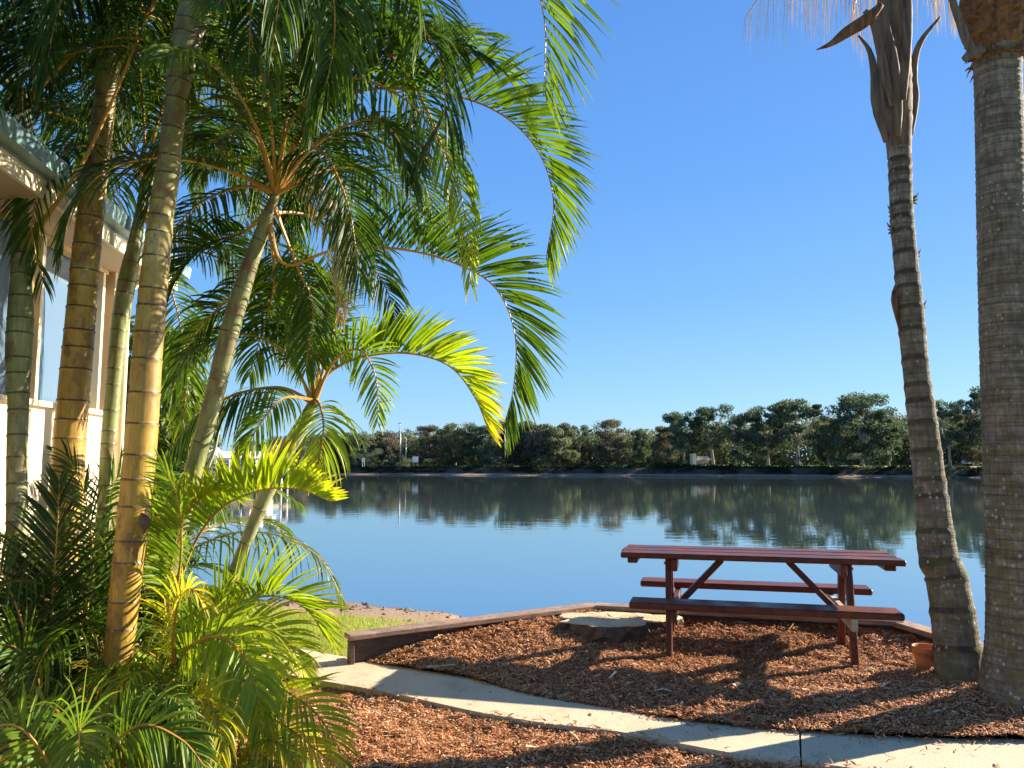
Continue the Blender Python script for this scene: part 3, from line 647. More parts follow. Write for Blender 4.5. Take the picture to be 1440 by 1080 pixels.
add_frond(palmE,[(388,272,4.9),(410,170,4.7),(480,110,4.5),(570,140,4.4),(630,220,4.4),(655,310,4.4),(662,400,4.4)],L=.36,face=75,fold=10,v=.33,vtip=.75,droop=.16,n=50)
add_frond(palmE,[(380,300,4.9),(420,300,5.2),(480,320,5.4),(540,400,5.4),(560,470,5.4)],L=.4,face=60,fold=15,v=.2,droop=.12,label='dark drooping frond')
add_frond(palmE,[(385,290,4.9),(420,380,5.1),(440,430,5.2),(430,520,5.2)],L=.42,face=80,fold=10,v=.4,vtip=.5,droop=.08)
crown(palmE,P(388,272,4.9),12,1.9,32,el=(10,80),v=.22,leaf=.45)
add_frond(palmE,[(388,272,4.9),(450,150,5.1),(540,60,5.2),(640,60,5.2),(715,110,5.2),(745,190,5.2)],L=.5,face=30,fold=40,v=.33,vtip=.5,droop=.06,n=54)
add_frond(palmE,[(388,272,4.9),(440,200,5.2),(520,190,5.3),(590,250,5.3),(620,340,5.3)],L=.45,face=50,fold=25,v=.36,vtip=.55,droop=.1,n=48)
add_frond(palmE,[(388,272,4.9),(430,260,4.7),(470,310,4.5),(485,390,4.5),(478,450,4.5)],dead=True,L=.26,face=70,fold=10,v=.5,droop=.25,n=34,w=.012,label='dry hanging frond')
# palm F
add_frond(palmF,[(443,562,5.3),(462,525,5.25),(510,502,5.2),(575,497,5.2),(632,515,5.2),(667,558,5.2),(686,603,5.2)],L=.42,face=10,fold=66,v=.42,vtip=.84,droop=.02,n=56,w=.026,t0=.12,label='arching frond with bright yellow tip')
add_frond(palmF,[(443,562,5.3),(462,490,5.3),(476,430,5.3),(490,383,5.3),(512,335,5.3)],L=.38,face=20,fold=40,v=.35,droop=.03,n=36,t0=.3)
add_frond(palmF,[(443,562,5.3),(470,508,5.1),(505,492,4.9),(528,530,4.8),(531,592,4.8)],L=.26,face=85,fold=12,v=.5,vtip=.62,droop=.04,n=30,t0=.35,w=.018)
add_frond(palmF,[(443,562,5.3),(450,570,5.1),(455,600,4.9),(450,640,4.9),(445,665,4.9)],L=.4,face=75,fold=15,v=.6,vtip=.7,droop=.14,n=30)
add_frond(palmF,[(440,566,5.3),(395,545,5.2),(330,555,5.1),(270,590,5.1),(235,640,5.1)],L=.42,face=35,sgn=-1,fold=-25,v=.15,droop=.06,n=50)
add_frond(palmF,[(440,566,5.3),(405,500,5.2),(345,470,5.2),(285,485,5.2),(240,540,5.2)],L=.42,face=30,sgn=-1,fold=20,v=.25,droop=.1,n=46)
add_frond(palmF,[(443,562,5.3),(430,470,5.4),(405,410,5.5),(360,380,5.6)],L=.42,face=60,sgn=-1,fold=20,v=.25,droop=.06)
add_frond(palmF,[(443,562,5.3),(400,560,5.0),(370,590,4.9),(340,640,4.9)],L=.3,face=70,fold=10,sgn=-1,v=.3,vtip=.6,droop=.1,n=34)
# palm D
add_frond(palmE,[(372,315,4.9),(340,400,5.2),(300,440,5.3),(262,490,5.3),(240,560,5.3)],L=.42,face=60,sgn=-1,fold=15,v=.16,droop=.08,n=52)
add_frond(palmE,[(380,300,4.9),(385,400,5.2),(370,460,5.3),(350,530,5.3)],L=.4,face=80,fold=10,v=.4,vtip=.5,droop=.08,n=50)
add_frond(palmF,[(443,562,5.3),(420,480,5.4),(380,440,5.6),(320,430,5.7),(262,470,5.7)],L=.42,face=55,sgn=-1,fold=15,v=.34,droop=.08,n=52)
add_frond(palmF,[(443,562,5.3),(452,470,5.5),(440,400,5.6),(410,350,5.7)],L=.42,face=75,sgn=-1,fold=15,v=.4,droop=.05,n=50)
add_frond(palmD,[(200,290,5.8),(222,360,6.),(250,440,6.1),(262,530,6.1),(255,620,6.1)],L=.42,face=80,fold=10,v=.4,vtip=.55,droop=.1,n=50)
add_frond(palmD,[(198,300,5.8),(240,330,6.),(300,330,6.1),(350,380,6.1)],L=.42,face=50,fold=20,v=.2,droop=.08,n=50)
add_frond(palmD,[(204,250,5.8),(240,190,5.8),(300,200,5.8),(355,260,5.8),(380,350,5.8)],L=.45,face=40,fold=20,v=.3,droop=.1)
add_frond(palmD,[(200,290,5.8),(250,340,5.9),(320,370,6),(380,430,6),(410,520,6)],L=.45,face=40,fold=15,v=.3,droop=.08)
add_frond(palmD,[(204,250,5.8),(225,160,5.8),(250,60,5.8),(290,-20,5.8)],L=.45,face=70,fold=20,v=.35,droop=.04)
add_frond(palmD,[(204,250,5.8),(160,190,5.7),(100,200,5.6),(70,280,5.6)],L=.4,face=50,sgn=-1,fold=20,v=.3,droop=.1)
crown(palmD,P(204,250,5.8),13,1.9,33,el=(5,75),v=.25,leaf=.42)
# palm A
add_frond(palmA,[(38,340,4.8),(110,240,4.7),(165,125,4.6),(215,10,4.5),(290,-90,4.4),(380,-110,4.4)],L=.45,face=60,fold=20,v=.25,t0=.55,droop=.1,r0=.016)
add_frond(palmA,[(38,160,4.8),(10,40,4.6),(20,-40,4.4),(50,0,4.2),(66,100,4.2)],L=.42,face=60,fold=15,v=.22,droop=.14)
add_frond(palmA,[(38,160,4.8),(70,60,4.9),(120,10,5.0),(170,60,5.0)],L=.4,face=60,fold=15,v=.3,droop=.12)
add_frond(palmA,[(38,160,4.8),(-40,60,4.6),(-90,100,4.5),(-110,200,4.5)],L=.42,face=40,sgn=-1,fold=15,v=.22,droop=.1)
crown(palmA,P(38,150,4.8),6,1.8,34,el=(30,80),v=.28,leaf=.42)
# palm B
crown(palmB,P(160,0,5.0),18,2.2,35,el=(-10,75),v=.15,leaf=.52)  # leaf colour darkened to stand in for shade in the upper canopy

# more golden cane fronds: a palm further back whose crown fills the top
palmG,SG=cane('cane_palm',[(190,760,18),(202,600,18),(212,440,18),(226,300,17),(245,180,16),(262,60,14)],7.4,'thin cane palm farthest back in the clump, mostly hidden by the front fronds',group=GRP,vb=.6,vt=.6,ring=.2,ringw=.008)
crown(palmG,P(262,60,7.4),20,2.7,36,el=(-15,75),v=.4,leaf=.5)
crown(palmG,P(262,140,7.4),8,2.2,37,el=(-10,25),v=.5,leaf=.45,dead=False)

# low young palms
SG_='young palms growing low around the cane palms'
def low(name,px,py,D,label):
    p=P(px,py,D); return thing(name,(p[0],p[1],-.03),label,'palm shrub',SG_)
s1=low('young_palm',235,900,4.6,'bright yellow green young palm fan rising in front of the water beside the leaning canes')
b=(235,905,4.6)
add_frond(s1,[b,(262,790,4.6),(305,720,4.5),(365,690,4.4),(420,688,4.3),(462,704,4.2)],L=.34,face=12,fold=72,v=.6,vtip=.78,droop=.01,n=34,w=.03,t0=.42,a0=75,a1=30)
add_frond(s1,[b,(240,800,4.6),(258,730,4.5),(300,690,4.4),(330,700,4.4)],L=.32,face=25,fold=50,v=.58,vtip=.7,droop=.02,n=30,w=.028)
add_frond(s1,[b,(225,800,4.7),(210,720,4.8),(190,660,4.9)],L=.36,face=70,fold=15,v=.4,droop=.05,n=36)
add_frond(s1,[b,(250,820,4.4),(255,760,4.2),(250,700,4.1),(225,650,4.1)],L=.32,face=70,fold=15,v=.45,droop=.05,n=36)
s2=low('young_palm',245,960,4.2,'low palm with pale green fronds arching right over the path edge')
b=(245,965,4.2)
add_frond(s2,[b,(280,885,4.2),(330,850,4.2),(385,838,4.1),(430,856,4.1),(457,895,4.1)],L=.36,face=20,fold=60,v=.58,vtip=.7,droop=.03,n=56,w=.017,t0=.25)
add_frond(s2,[b,(262,915,4.0),(305,896,3.9),(341,922,3.8),(360,975,3.7),(366,1030,3.7)],L=.36,face=60,fold=15,v=.68,vtip=.76,droop=.09,n=56,w=.024,t0=.2)
add_frond(s2,[b,(290,900,4.1),(350,880,4.0),(400,900,4.0),(432,950,4.0)],L=.3,face=35,fold=30,v=.66,vtip=.8,droop=.05,n=40)
add_frond(s2,[b,(300,960,4.0),(370,960,3.9),(430,990,3.8),(470,1040,3.8),(490,1090,3.8)],L=.28,face=40,fold=25,v=.6,vtip=.74,droop=.05,n=42)
add_frond(s2,[b,(243,900,4.0),(250,850,3.9),(268,828,3.8),(290,850,3.8)],L=.22,face=45,fold=35,v=.8,vtip=.9,droop=.06,n=26,label='small bright yellow frond')
add_frond(s2,[b,(260,1000,3.7),(290,985,3.6),(310,1030,3.5),(310,1080,3.5)],L=.26,face=60,fold=10,v=.8,vtip=.88,droop=.14,n=30)
add_frond(s2,[b,(310,1000,3.9),(380,1010,3.8),(440,1050,3.7),(480,1085,3.7)],L=.24,face=60,fold=20,v=.6,vtip=.9,droop=.06,n=34)
s3=low('young_palm',105,1130,3.3,'fresh green low palm in the bottom left corner with spreading fronds')
b=(105,1150,3.3)
add_frond(s3,[b,(108,1060,3.2),(112,1025,3.1),(112,1050,2.9),(112,1085,2.8)],L=.27,face=50,fold=5,v=.48,droop=.1,n=24,w=.024)
add_frond(s3,[b,(60,1060,3.2),(20,1020,3.2),(-30,1030,3.2)],L=.28,face=40,sgn=-1,fold=15,v=.5,droop=.1,n=26)
add_frond(s3,[b,(150,1060,3.3),(200,1020,3.3),(255,1040,3.3),(290,1080,3.3)],L=.26,face=50,fold=15,v=.46,droop=.1,n=34)
add_frond(s3,[b,(90,1020,3.5),(60,990,3.6),(10,1010,3.6)],L=.26,face=40,sgn=-1,fold=20,v=.42,droop=.1,n=30)
add_frond(s3,[b,(140,1030,3.4),(180,1000,3.5),(215,1000,3.5)],L=.22,face=50,fold=20,v=.4,droop=.1,n=30)
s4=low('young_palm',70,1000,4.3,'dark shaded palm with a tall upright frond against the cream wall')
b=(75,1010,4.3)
add_frond(s4,[b,(73,920,4.3),(74,850,4.3),(80,760,4.3),(84,680,4.35)],L=.42,face=85,fold=12,v=.05,droop=.02,n=44,w=.024,t0=.15,a0=62)  # shadow on this upright frond painted in as a very dark leaf colour
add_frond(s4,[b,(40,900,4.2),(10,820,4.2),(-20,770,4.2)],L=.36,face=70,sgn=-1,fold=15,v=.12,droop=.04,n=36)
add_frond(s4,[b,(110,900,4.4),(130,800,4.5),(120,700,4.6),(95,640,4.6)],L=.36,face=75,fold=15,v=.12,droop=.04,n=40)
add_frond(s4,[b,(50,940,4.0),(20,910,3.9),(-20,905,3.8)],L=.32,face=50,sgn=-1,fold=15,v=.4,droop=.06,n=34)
s5=low('young_palm',150,960,4.8,'green mid height palm filling the gap behind the nearest thick trunk')
crown(s5,P(150,960,4.8),15,1.35,41,el=(45,88),v=.3,leaf=.34,n=44,w=.016)
s6=low('young_palm',270,985,4.5,'bushy low palm between the bright fan and the mulch')
crown(s6,P(250,985,4.4),16,.8,42,el=(30,88),v=.54,leaf=.26,n=38,w=.014)
s7=low('young_palm',30,990,4.6,'dark low palm at the foot of the grey green cane')
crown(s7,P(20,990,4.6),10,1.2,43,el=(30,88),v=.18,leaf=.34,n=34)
s8=low('young_palm',200,1090,3.7,'low spreading palm around the foot of the nearest thick trunk')
crown(s8,P(195,1085,3.7),14,.65,45,el=(25,85),v=.55,leaf=.24,n=36,w=.013)
s9=low('young_palm',350,1050,3.9,'small pale green palm whose fronds spread over the mulch')
crown(s9,P(335,1070,3.8),13,.5,46,el=(20,80),v=.64,leaf=.2,n=34,w=.011)
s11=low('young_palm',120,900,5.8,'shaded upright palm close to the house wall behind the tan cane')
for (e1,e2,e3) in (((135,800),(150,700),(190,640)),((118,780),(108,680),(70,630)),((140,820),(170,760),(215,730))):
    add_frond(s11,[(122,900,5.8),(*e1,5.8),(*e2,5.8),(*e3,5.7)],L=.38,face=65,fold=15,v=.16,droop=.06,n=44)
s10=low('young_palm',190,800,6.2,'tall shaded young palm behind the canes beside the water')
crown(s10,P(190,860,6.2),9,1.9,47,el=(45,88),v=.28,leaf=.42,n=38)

# ------------------------------------------------------------------ right palms
palmR,SR=cane('palm_tree',[(1356,965,68),(1350,940,62),(1341,870,56),(1330,810,52),(1319,780,50),(1310,700,42),(1298,600,38),(1288,520,34),(1281,444,35),(1274,370,32),(1268,300,31),(1265,210,31)],5.15,'slender leaning palm with dark ring bands standing beside the terracotta pot',ring=.17,vb=1.,vt=0.,mat='bark',sides=28,bulge=1.05,ringw=.026,noise=.014,base_z=.0,dlean=.5)
palmT,ST=cane('palm_tree',[(1432,985,100),(1430,960,88),(1430,900,76),(1428,800,72),(1424,680,70),(1420,600,69),(1414,450,66),(1409,300,64),(1406,200,62),(1403,110,61),(1403,70,66)],4.8,'thick straight palm with fine close rings and brown fibrous boots at the right edge',ring=.07,vb=1.,vt=0.,mat='bark',sides=36,bulge=1.012,ringw=.006,noise=.012,base_z=.0,gs=.6)
def offs(D,pts): return [P(a,b,D) for a,b in pts]
DR=5.15+.5*.72
# crownshaft: swollen sheaths with torn lips
mb=MB(); c=np.array([np.append(P(a,b,DR),w_/2/F*DR) for a,b,w_ in [(1265,222,32),(1264,200,34),(1261,170,42),(1258,130,47),(1257,90,46),(1256,50,42),(1254,0,40),(1254,-60,30)]]); S=spline(c,40)
tube(mb,S[:,:3],S[:,3],20,jitter=.04); mb.obj('crownshaft',M['sheath'],palmR,True)
mbs=[]
for (pts,w0) in (([(1246,200),(1232,150),(1229,100),(1222,70),(1207,50)],.033),([(1280,190),(1286,140),(1284,100),(1294,60),(1322,24)],.036),([(1262,190),(1262,140),(1256,80),(1246,30),(1240,-30)],.04),([(1255,150),(1240,80),(1228,30),(1216,15)],.035),([(1270,140),(1274,70),(1276,0),(1272,-50)],.04)):
    k=len(mbs); c=np.array([np.append(P(a,b,DR-.11-.02*k+(.1 if k in(1,) else 0)),w0*[.6,1,.9,.6,.25][min(i,4)]) for i,(a,b) in enumerate(pts)]); S=spline(c,20)
    mb=MB(); tube(mb,S[:,:3],np.maximum(S[:,3],.004),8,jitter=.05,flat=.45); mbs.append(mb.obj('leaf_sheath',M['sheath'],palmR,True))
mb=MB(); c=np.array([np.append(P(a,b,DR-.2),w_) for a,b,w_ in [(1240,6,.02),(1218,28,.045),(1190,46,.04),(1168,62,.02),(1148,70,.004)]]); S=spline(c,16); tube(mb,S[:,:3],np.maximum(.003,S[:,3]),8,flat=.5); mb.obj('spathe',M['fibre'],palmR,True)
# hanging fronds above the frame; fine dry leaflets reach down into it
for i,(pts,l,dd,vv) in enumerate((([(1250,-50,5.5),(1200,-75,5.4),(1140,-65,5.3),(1085,-25,5.2),(1050,20,5.2)],.72,True,.6),([(1250,-40,5.5),(1215,-70,5.5),(1165,-60,5.6),(1120,-20,5.7)],.8,True,.4),([(1250,-40,5.5),(1235,-60,5.6),(1212,-30,5.7),(1200,20,5.7)],.7,True,.5),([(1262,-50,5.5),(1290,-70,5.6),(1325,-50,5.7),(1340,0,5.7)],.7,True,.5),([(1262,-60,5.5),(1290,-90,5.7),(1310,-50,5.8),(1316,10,5.8)],.6,True,.6),([(1258,-70,5.5),(1240,-340,5.5),(1160,-430,5.5),(1050,-430,5.5)],.5,False,.35),([(1258,-70,5.5),(1290,-340,5.5),(1390,-420,5.4),(1480,-400,5.4)],.5,False,.35))):
    add_frond(palmR,pts,dead=dd,L=l,face=40,fold=0,droop=.5,n=38 if i<5 else 44,w=.0045 if i<5 else .02,v=vv,t0=.2,sgn=1)
# frayed tufts on the trunk
mb=MB()
for (px,py,s) in ((1287,278,1),(1290,358,1),(1252,320,-1),(1253,296,-1),(1262,420,-1),(1298,430,1)):
    Dp=5.15+.5*(965-py)/1080-.02
    for k in range(3): tube(mb,spline([P(px-s*4,py+k*3,Dp),P(px+s*2,py-2+k*5,Dp),P(px+s*(5-k),py-8+k*9,Dp)],5),[.012,.011,.008,.005,.001],4)
mb.obj('bark_flake',M['sheath'],palmR)
mb=MB(); tube(mb,spline([P(1259,400,5.38),P(1258,425,5.38),P(1264,455,5.38),P(1266,475,5.38)],8),[.004,.02,.024,.02,.018,.014,.008,.002],5); mb.obj('bark_flake',M['fibre'],palmR)
# boots on the thick palm
mb=MB(); c=np.array([np.append(P(a,b,4.8),w_/2/F*4.8) for a,b,w_ in [(1403,84,58),(1402,66,72),(1401,44,82),(1400,10,90),(1398,-40,88),(1396,-90,70)]]); S=spline(c,40); tube(mb,S[:,:3],S[:,3],36,jitter=.1); mb.obj('boot_fibre',M['fibre'],palmT,False)
for (pts,w0) in (([(1378,80),(1362,62),(1346,20),(1330,-30)],.035),([(1430,74),(1442,55),(1452,20),(1480,-40)],.045),([(1385,70),(1370,72),(1356,84)],.03)):
    c=np.array([np.append(P(a,b,4.68),w0*[.7,1,.8,.5][i]) for i,(a,b) in enumerate(pts)]); S=spline(c,14); mb=MB(); tube(mb,S[:,:3],np.maximum(.004,S[:,3]),8,jitter=.06,flat=.5); mb.obj('leaf_boot',M['sheath'],palmT,True)
mb=MB()
lathe(mb,P(1403,86,4.8),[(.146,-.012),(.155,.0),(.146,.014)],36)
for k in range(60):
    a=random.uniform(0,6.28); c0=P(1403,84,4.8)+np.array([math.cos(a)*.14,math.sin(a)*.14,random.uniform(-.03,.05)]); d=np.array([math.cos(a)*.05,math.sin(a)*.05,-random.uniform(.0,.07)])
    tube(mb,[c0,c0+d*.6,c0+d+[0,0,-.01]],[.006,.004,.001],4)
mb.obj('frayed_fibre',M['fibre'],palmT)
crown(palmT,P(1396,-160,4.8),9,2.4,51,el=(55,85),curl=.75,v=.3,leaf=.5,n=44)

# palms outside the frame to the right whose trunks shade the foreground
# ------------------------------------------------------------------ house at the left
def wl(y,off=0,z=0): return np.array([-3.33-.12*(y-5)+off,y,z])
house=thing('house',tuple(wl(5)*[1,1,0]),'cream house with a teal gutter and golden framed windows behind the cane palms','house')
Wd=nrm(np.array([-.12,1,0])); Wn=np.array([Wd[1],-Wd[0],0])      # Wn points to the river side (+x)
y0,y1=2.2,6.9
SILL=1.5+ (648-556)/1080*5; EAVE=P(30,193,4.35)[2]-.12
def wbox(name,ya,yb,z0,z1,off,th,mat,parent=None,ch=.002):
    mb=MB(); a=wl(ya,0,(z0+z1)/2)+Wn*off; b=wl(yb,0,(z0+z1)/2)+Wn*off; beam(mb,a,b,th,z1-z0,ch=ch); return mb.obj(name,M[mat],parent or house)
wbox('wall',y0,y1,-.3,SILL-.04,-.08,.16,'cream')
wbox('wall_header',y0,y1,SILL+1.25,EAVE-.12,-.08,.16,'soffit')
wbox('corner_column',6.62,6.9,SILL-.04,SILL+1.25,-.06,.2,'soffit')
wbox('sill',y0,y1,SILL-.04,SILL,-.045,.18,'creamtrim')
win=wbox('window',y0,6.61,SILL,SILL+1.25,-.13,.02,'glass')
wbox('blind',y0,6.61,SILL+.8,SILL+1.25,-.175,.01,'blind')
for yy in (3.4,5.30,5.44,6.5): wbox('window_frame',yy,yy+.045,SILL,SILL+1.25,-.06,.1,'trim' if yy in(5.30,) else 'creamtrim')
wbox('window_head',y0,6.61,SILL+1.19,SILL+1.25,-.055,.09,'trim')
mb=MB(); e0=wl(y1,0,0); beam(mb,np.array([e0[0]-.08,e0[1],(-.3+EAVE-.12)/2]),np.array([e0[0]-5,e0[1]-.6,(-.3+EAVE-.12)/2]),.16,EAVE-.12+.3,ch=.002); mb.obj('end_wall',M['cream'],house)
wbox('soffit',y0-1,y1+.35,EAVE-.12,EAVE-.09,.1,.5,'soffit')
wbox('fascia',y0-1,y1+.4,EAVE-.13,EAVE+.05,.34,.03,'creamtrim')
# gutter profile
mb=MB(); prof=[(.36,-.02),(.36,-.0),(.45,-.0),(.465,.10),(.45,.12),(.44,.10)]
V=[]
for yy in (y0-1,y1+.45):
    for (o_,z_) in prof: V.append(wl(yy,0,EAVE+z_)+Wn*o_)
mb.add(V,[[i,i+1,i+7,i+6] for i in range(5)]); mb.obj('gutter',M['teal'],house)
mb=MB(); A=[]; ny=2; nx=120
V=[]
for s in (0,1):
    for k in range(nx+1):
        yy=(y0-1)+(y1+.45-y0+1)*k/nx; off=.42 if s==0 else -3.2; zz=EAVE+.12+(0 if s==0 else 1.5)+.003*math.sin(k*math.pi/2.)
        V.append(wl(yy,0,zz)+Wn*off)
mb.add(V,[[k,k+1,nx+2+k,nx+1+k] for k in range(nx)]); mb.obj('roof',M['teal'],house)
# downpipe
mb=MB(); tube(mb,[wl(6.8,0,-.2)+Wn*.07,wl(6.8,0,EAVE-.25)+Wn*.07,wl(6.8,0,EAVE-.02)+Wn*.4],.04,10); mb.obj('downpipe',M['creamtrim'],house,True)

# ------------------------------------------------------------------ background trees
def tree_mesh(seed,Hh,Wd_,nleaf,kind):
    """kind: 0 dense rounded, 1 open eucalypt, 2 wispy casuarina, 3 bush"""
    r=np.random.default_rng(seed); trunk=MB(); crownm=MB()
    tips=[]
    if kind!=3:
        lean=r.normal(0,.08)*Hh; th=Hh*(.35 if kind==0 else .5)
        c=[np.array([0,0,-.3]),np.array([lean*.3,0,th*.5]),np.array([lean,r.normal(0,.2),th])]
        tube(trunk,spline(c,8),np.linspace(.03,.016,8)*Hh,7)
        for k in range(7 if kind!=1 else 9):
            a=r.uniform(0,6.28); rad=Wd_*r.uniform(.25,.85); top=np.array([lean+rad*math.cos(a),rad*math.sin(a)*.8,Hh*r.uniform(.55,.95)])
            st=c[1]+(c[2]-c[1])*r.uniform(.2,1); mid=(st+top)/2+np.array([0,0,-.05*Hh])+r.normal(0,.03*Hh,3)
            tube(trunk,spline([st,mid,top],7),np.linspace(.013,.003,7)*Hh,5); tips.append(top)
    nc={0:64,1:40,2:60,3:18}[kind]; cl=[]
    lo={0:.04,1:.22,2:.04,3:.05}[kind]
    for k in range(nc):
        if kind==1 and k<len(tips): cc=tips[k]
        else:
            a=r.uniform(0,6.28); h=lo+(1-lo)*r.uniform(.05,.93); env=max(.05,math.sin(min(1,(h-lo)/(1-lo)*.72+.26)*math.pi*.93))**.5
            q=Wd_*env*r.uniform(.3,.95); cc=np.array([q*math.cos(a),q*math.sin(a)*.8,h*Hh])
        cr=Hh*r.uniform(.045,.125)*({0:1.15,1:.95,2:1.0,3:1.6}[kind]); cl.append((cc,cr,r.uniform(-.16,.16)))
    per=nleaf//nc
    for cc,cr,tone in cl:
        m=int(per*r.uniform(.6,1.4)); d=nrm(r.normal(size=(m,3))); rad=cr*r.uniform(.15,1,m)**.55
        pos=cc+d*rad[:,None]*np.array([1.35,1.2,.75 if kind!=2 else 1.1])
        nn=nrm(d+r.normal(0,.8,(m,3))); a=nrm(np.cross(nn,r.normal(size=(m,3)))); b=np.cross(nn,a)
        s=Hh*r.uniform(.008,.0165,m)[:,None]; 
        if kind==2: a=nrm(a*.4+np.array([0,0,-1.])); b=nrm(np.cross(nn,a))
        e=1.6 if kind!=2 else 2.4
        V=np.stack([pos-a*s*e,pos-b*s*.7,pos+a*s*e,pos+b*s*.7],1).reshape(-1,3)
        crownm.add(V,np.arange(m*4).reshape(-1,4),val=np.clip(r.normal(.42+tone,.14,m),0,1))
    return trunk,crownm
VAR={}
def variant(kind,i):
    key=(kind,i)
    if key not in VAR:
        Hh=10 if kind!=3 else 3; W_={0:4.9,1:5.0,2:3.7,3:2.0}[kind]; nl={0:15000,1:9500,2:12000,3:3200}[kind]
        tr,cm=tree_mesh(100+kind*10+i,Hh,W_,nl,kind)
        VAR[key]=((tr.mesh('trunk',M['treebark'],True) if kind!=3 else None),cm.mesh('crown',tint(kind,i)))
    return VAR[key]
def tint(kind,i):
    pal=[[(0,(.055,.07,.038)),(.4,(.13,.15,.08)),(.75,(.22,.235,.135)),(1,(.3,.3,.19))],
         [(0,(.035,.058,.036)),(.4,(.09,.125,.072)),(.75,(.17,.215,.13)),(1,(.26,.3,.19))],
         [(0,(.06,.056,.038)),(.4,(.135,.125,.085)),(.75,(.21,.19,.13)),(1,(.29,.25,.18))]]
    k={0:[0,2,1][i%3],1:1,2:[0,1,2][i%3],3:[0,1,0][i%3]}[kind]
    nm='tree_leaf_%s'%['olive','deep','brown'][k]
    if nm not in M: M[nm]=leaf_mat(nm,pal[k],.4,.75,.15,(1.15,1.15,.9))
    return M[nm]
def add_tree(px,ytop,kind,i,D,label,wscale=1.,name=None,ybase=None,dark=None):
    zt=P(px,ytop,D)[2]; x=(px-CX)/F*D*1.0; x=P(px,640,D)[0]
    zb=float(gz(np.array([x]),np.array([D]))[0]) if ybase is None else P(px,ybase,D)[2]
    h=zt-zb; tr,cm=variant(kind,i); ref=10 if kind!=3 else 3; s=h/ref
    o=thing(name or {0:'broadleaf_tree',1:'gum_tree',2:'casuarina_tree',3:'riverbank_bush'}[kind],(x,D,zb),label,'tree' if kind!=3 else 'bush','trees on the far river bank' if kind!=3 else 'bushes on the far river bank')
    rz=random.uniform(0,6.28)
    for me,nm in ((tr,'trunk'),(cm,'crown')):
        if me is None: continue
        c=bpy.data.objects.new(nm,me); COL.objects.link(c); c.parent=o; c.scale=(s*wscale,s*wscale,s); c.rotation_euler=(0,0,rz)
    return o
FT=[ # px, top y, kind, variant, depth, width, label
 (466,606,2,0,140,1.5,'wispy olive tree farthest left on the bank, just right of the leaning cane palm'),
 (500,610,2,1,139,1.6,'pale olive casuarina behind the small white post'),
 (520,612,0,0,143,.9,'dull green tree between the white post and the two lamp poles'),
 (546,606,2,2,146,1.4,'brownish casuarina directly left of the lamp poles'),
 (604,598,0,1,143,.85,'rounded olive tree behind the white signboard'),
 (640,593,0,0,141,1.05,'big spreading olive tree right of the white signboard'),
 (672,596,0,2,139,.85,'dark tree under the tip of the yellow frond'),
 (692,612,2,0,134,1.2,'bare looking grey tree below the dangling green frond tip'),
 (722,592,2,1,140,1.5,'tall feathery olive tree right of the dangling frond tip'),
 (752,594,2,2,138,1.5,'feathery grey tree left of the gap before the dark rounded trees'),
 (786,596,2,0,136,1.6,'pale feathery tree with drooping foliage in the middle of the bank'),
 (815,598,1,0,142,.9,'open crowned tree poking up behind the middle casuarinas'),
 (858,590,0,1,132,1.05,'large brown topped rounded tree in the middle of the bank'),
 (900,603,0,2,133,.75,'smaller dark tree tucked right of the large brown topped tree'),
 (935,599,0,1,131,.85,'brown grey tree left of the two tall open gums'),
 (962,578,1,1,128,.85,'tall open gum tree left of the white shed'),
 (1003,569,1,2,127,1.0,'tall open gum tree with a high crown right of the white shed'),
 (1050,578,0,2,124,.75,'dark green tree leaning over the bank above the left part of the table'),
 (1080,571,1,0,123,.95,'airy gum behind the dark leaning tree'),
 (1122,560,1,1,121,1.1,'light see through gum with pale branches right of the dark leaning tree'),
 (1165,582,0,0,119,.7,'low dull tree between the see through gum and the tallest crown'),
 (1212,551,0,2,117,1.05,'tallest dark rounded tree on the bank, left of the slender palm trunk'),
 (1250,572,1,2,116,.8,'gum half hidden behind the slender palm trunk'),
 (1335,563,1,0,112,.8,'gum standing between the two palm trunks'),
 (1372,580,0,1,118,.6,'low tree behind the parked white car'),
 (1398,541,1,1,110,.9,'tall gum cut off by the thick palm trunk'),
 (1450,556,1,2,108,.9,'gum just beyond the thick palm at the right edge'),
]
for (px,yt,k,i,D,ws,lab) in FT: add_tree(px,yt,k,i,D,lab,ws)
for (px,yt,i,D,ws,lab) in ((511,634,0,133,1.2,'rounded grey green bush beside the small white post'),(537,629,1,133,1.4,'clipped round bush left of the lamp poles'),(569,643,2,130,1.,'small dark bush at the foot of the lamp poles'),(601,644,1,130,1.1,'bright green bush right of the white signboard'),(760,643,0,128,1.6,'low bush on the grass below the feathery grey tree'),(955,632,1,123,1.3,'dark green bush left of the white shed'),(1120,640,2,116,1.6,'low dark bush under the see through gum'),(1200,636,1,111,2.2,'wide dark bush under the tallest crown'),(1340,648,0,106,1.3,'low scrubby bush between the palm trunks'),(1400,652,2,103,1.5,'yellow green bush in front of the parked white car'),(700,640,0,129,1.4,'grey bush at the water edge below the dangling frond')):
    add_tree(px,yt,3,i,D,lab,ws)
# left bank trees, nearer
for (px,yt,k,i,D,ws,lab) in ((288,597,0,0,92,.8,'grey green tree behind the white roofed building on the left bank'),(345,618,0,2,95,1.1,'dark low tree left of the gazebo'),(415,612,0,1,100,1.0,'dark tree right of the gazebo'),(372,622,2,1,98,1.1,'thin tree behind the gazebo'),(236,585,0,2,80,.9,'dark tree behind the pale green roofed building')):
    o=add_tree(px,yt,k,i,D,lab,ws,ybase=662); o['group']='trees on the left bank'
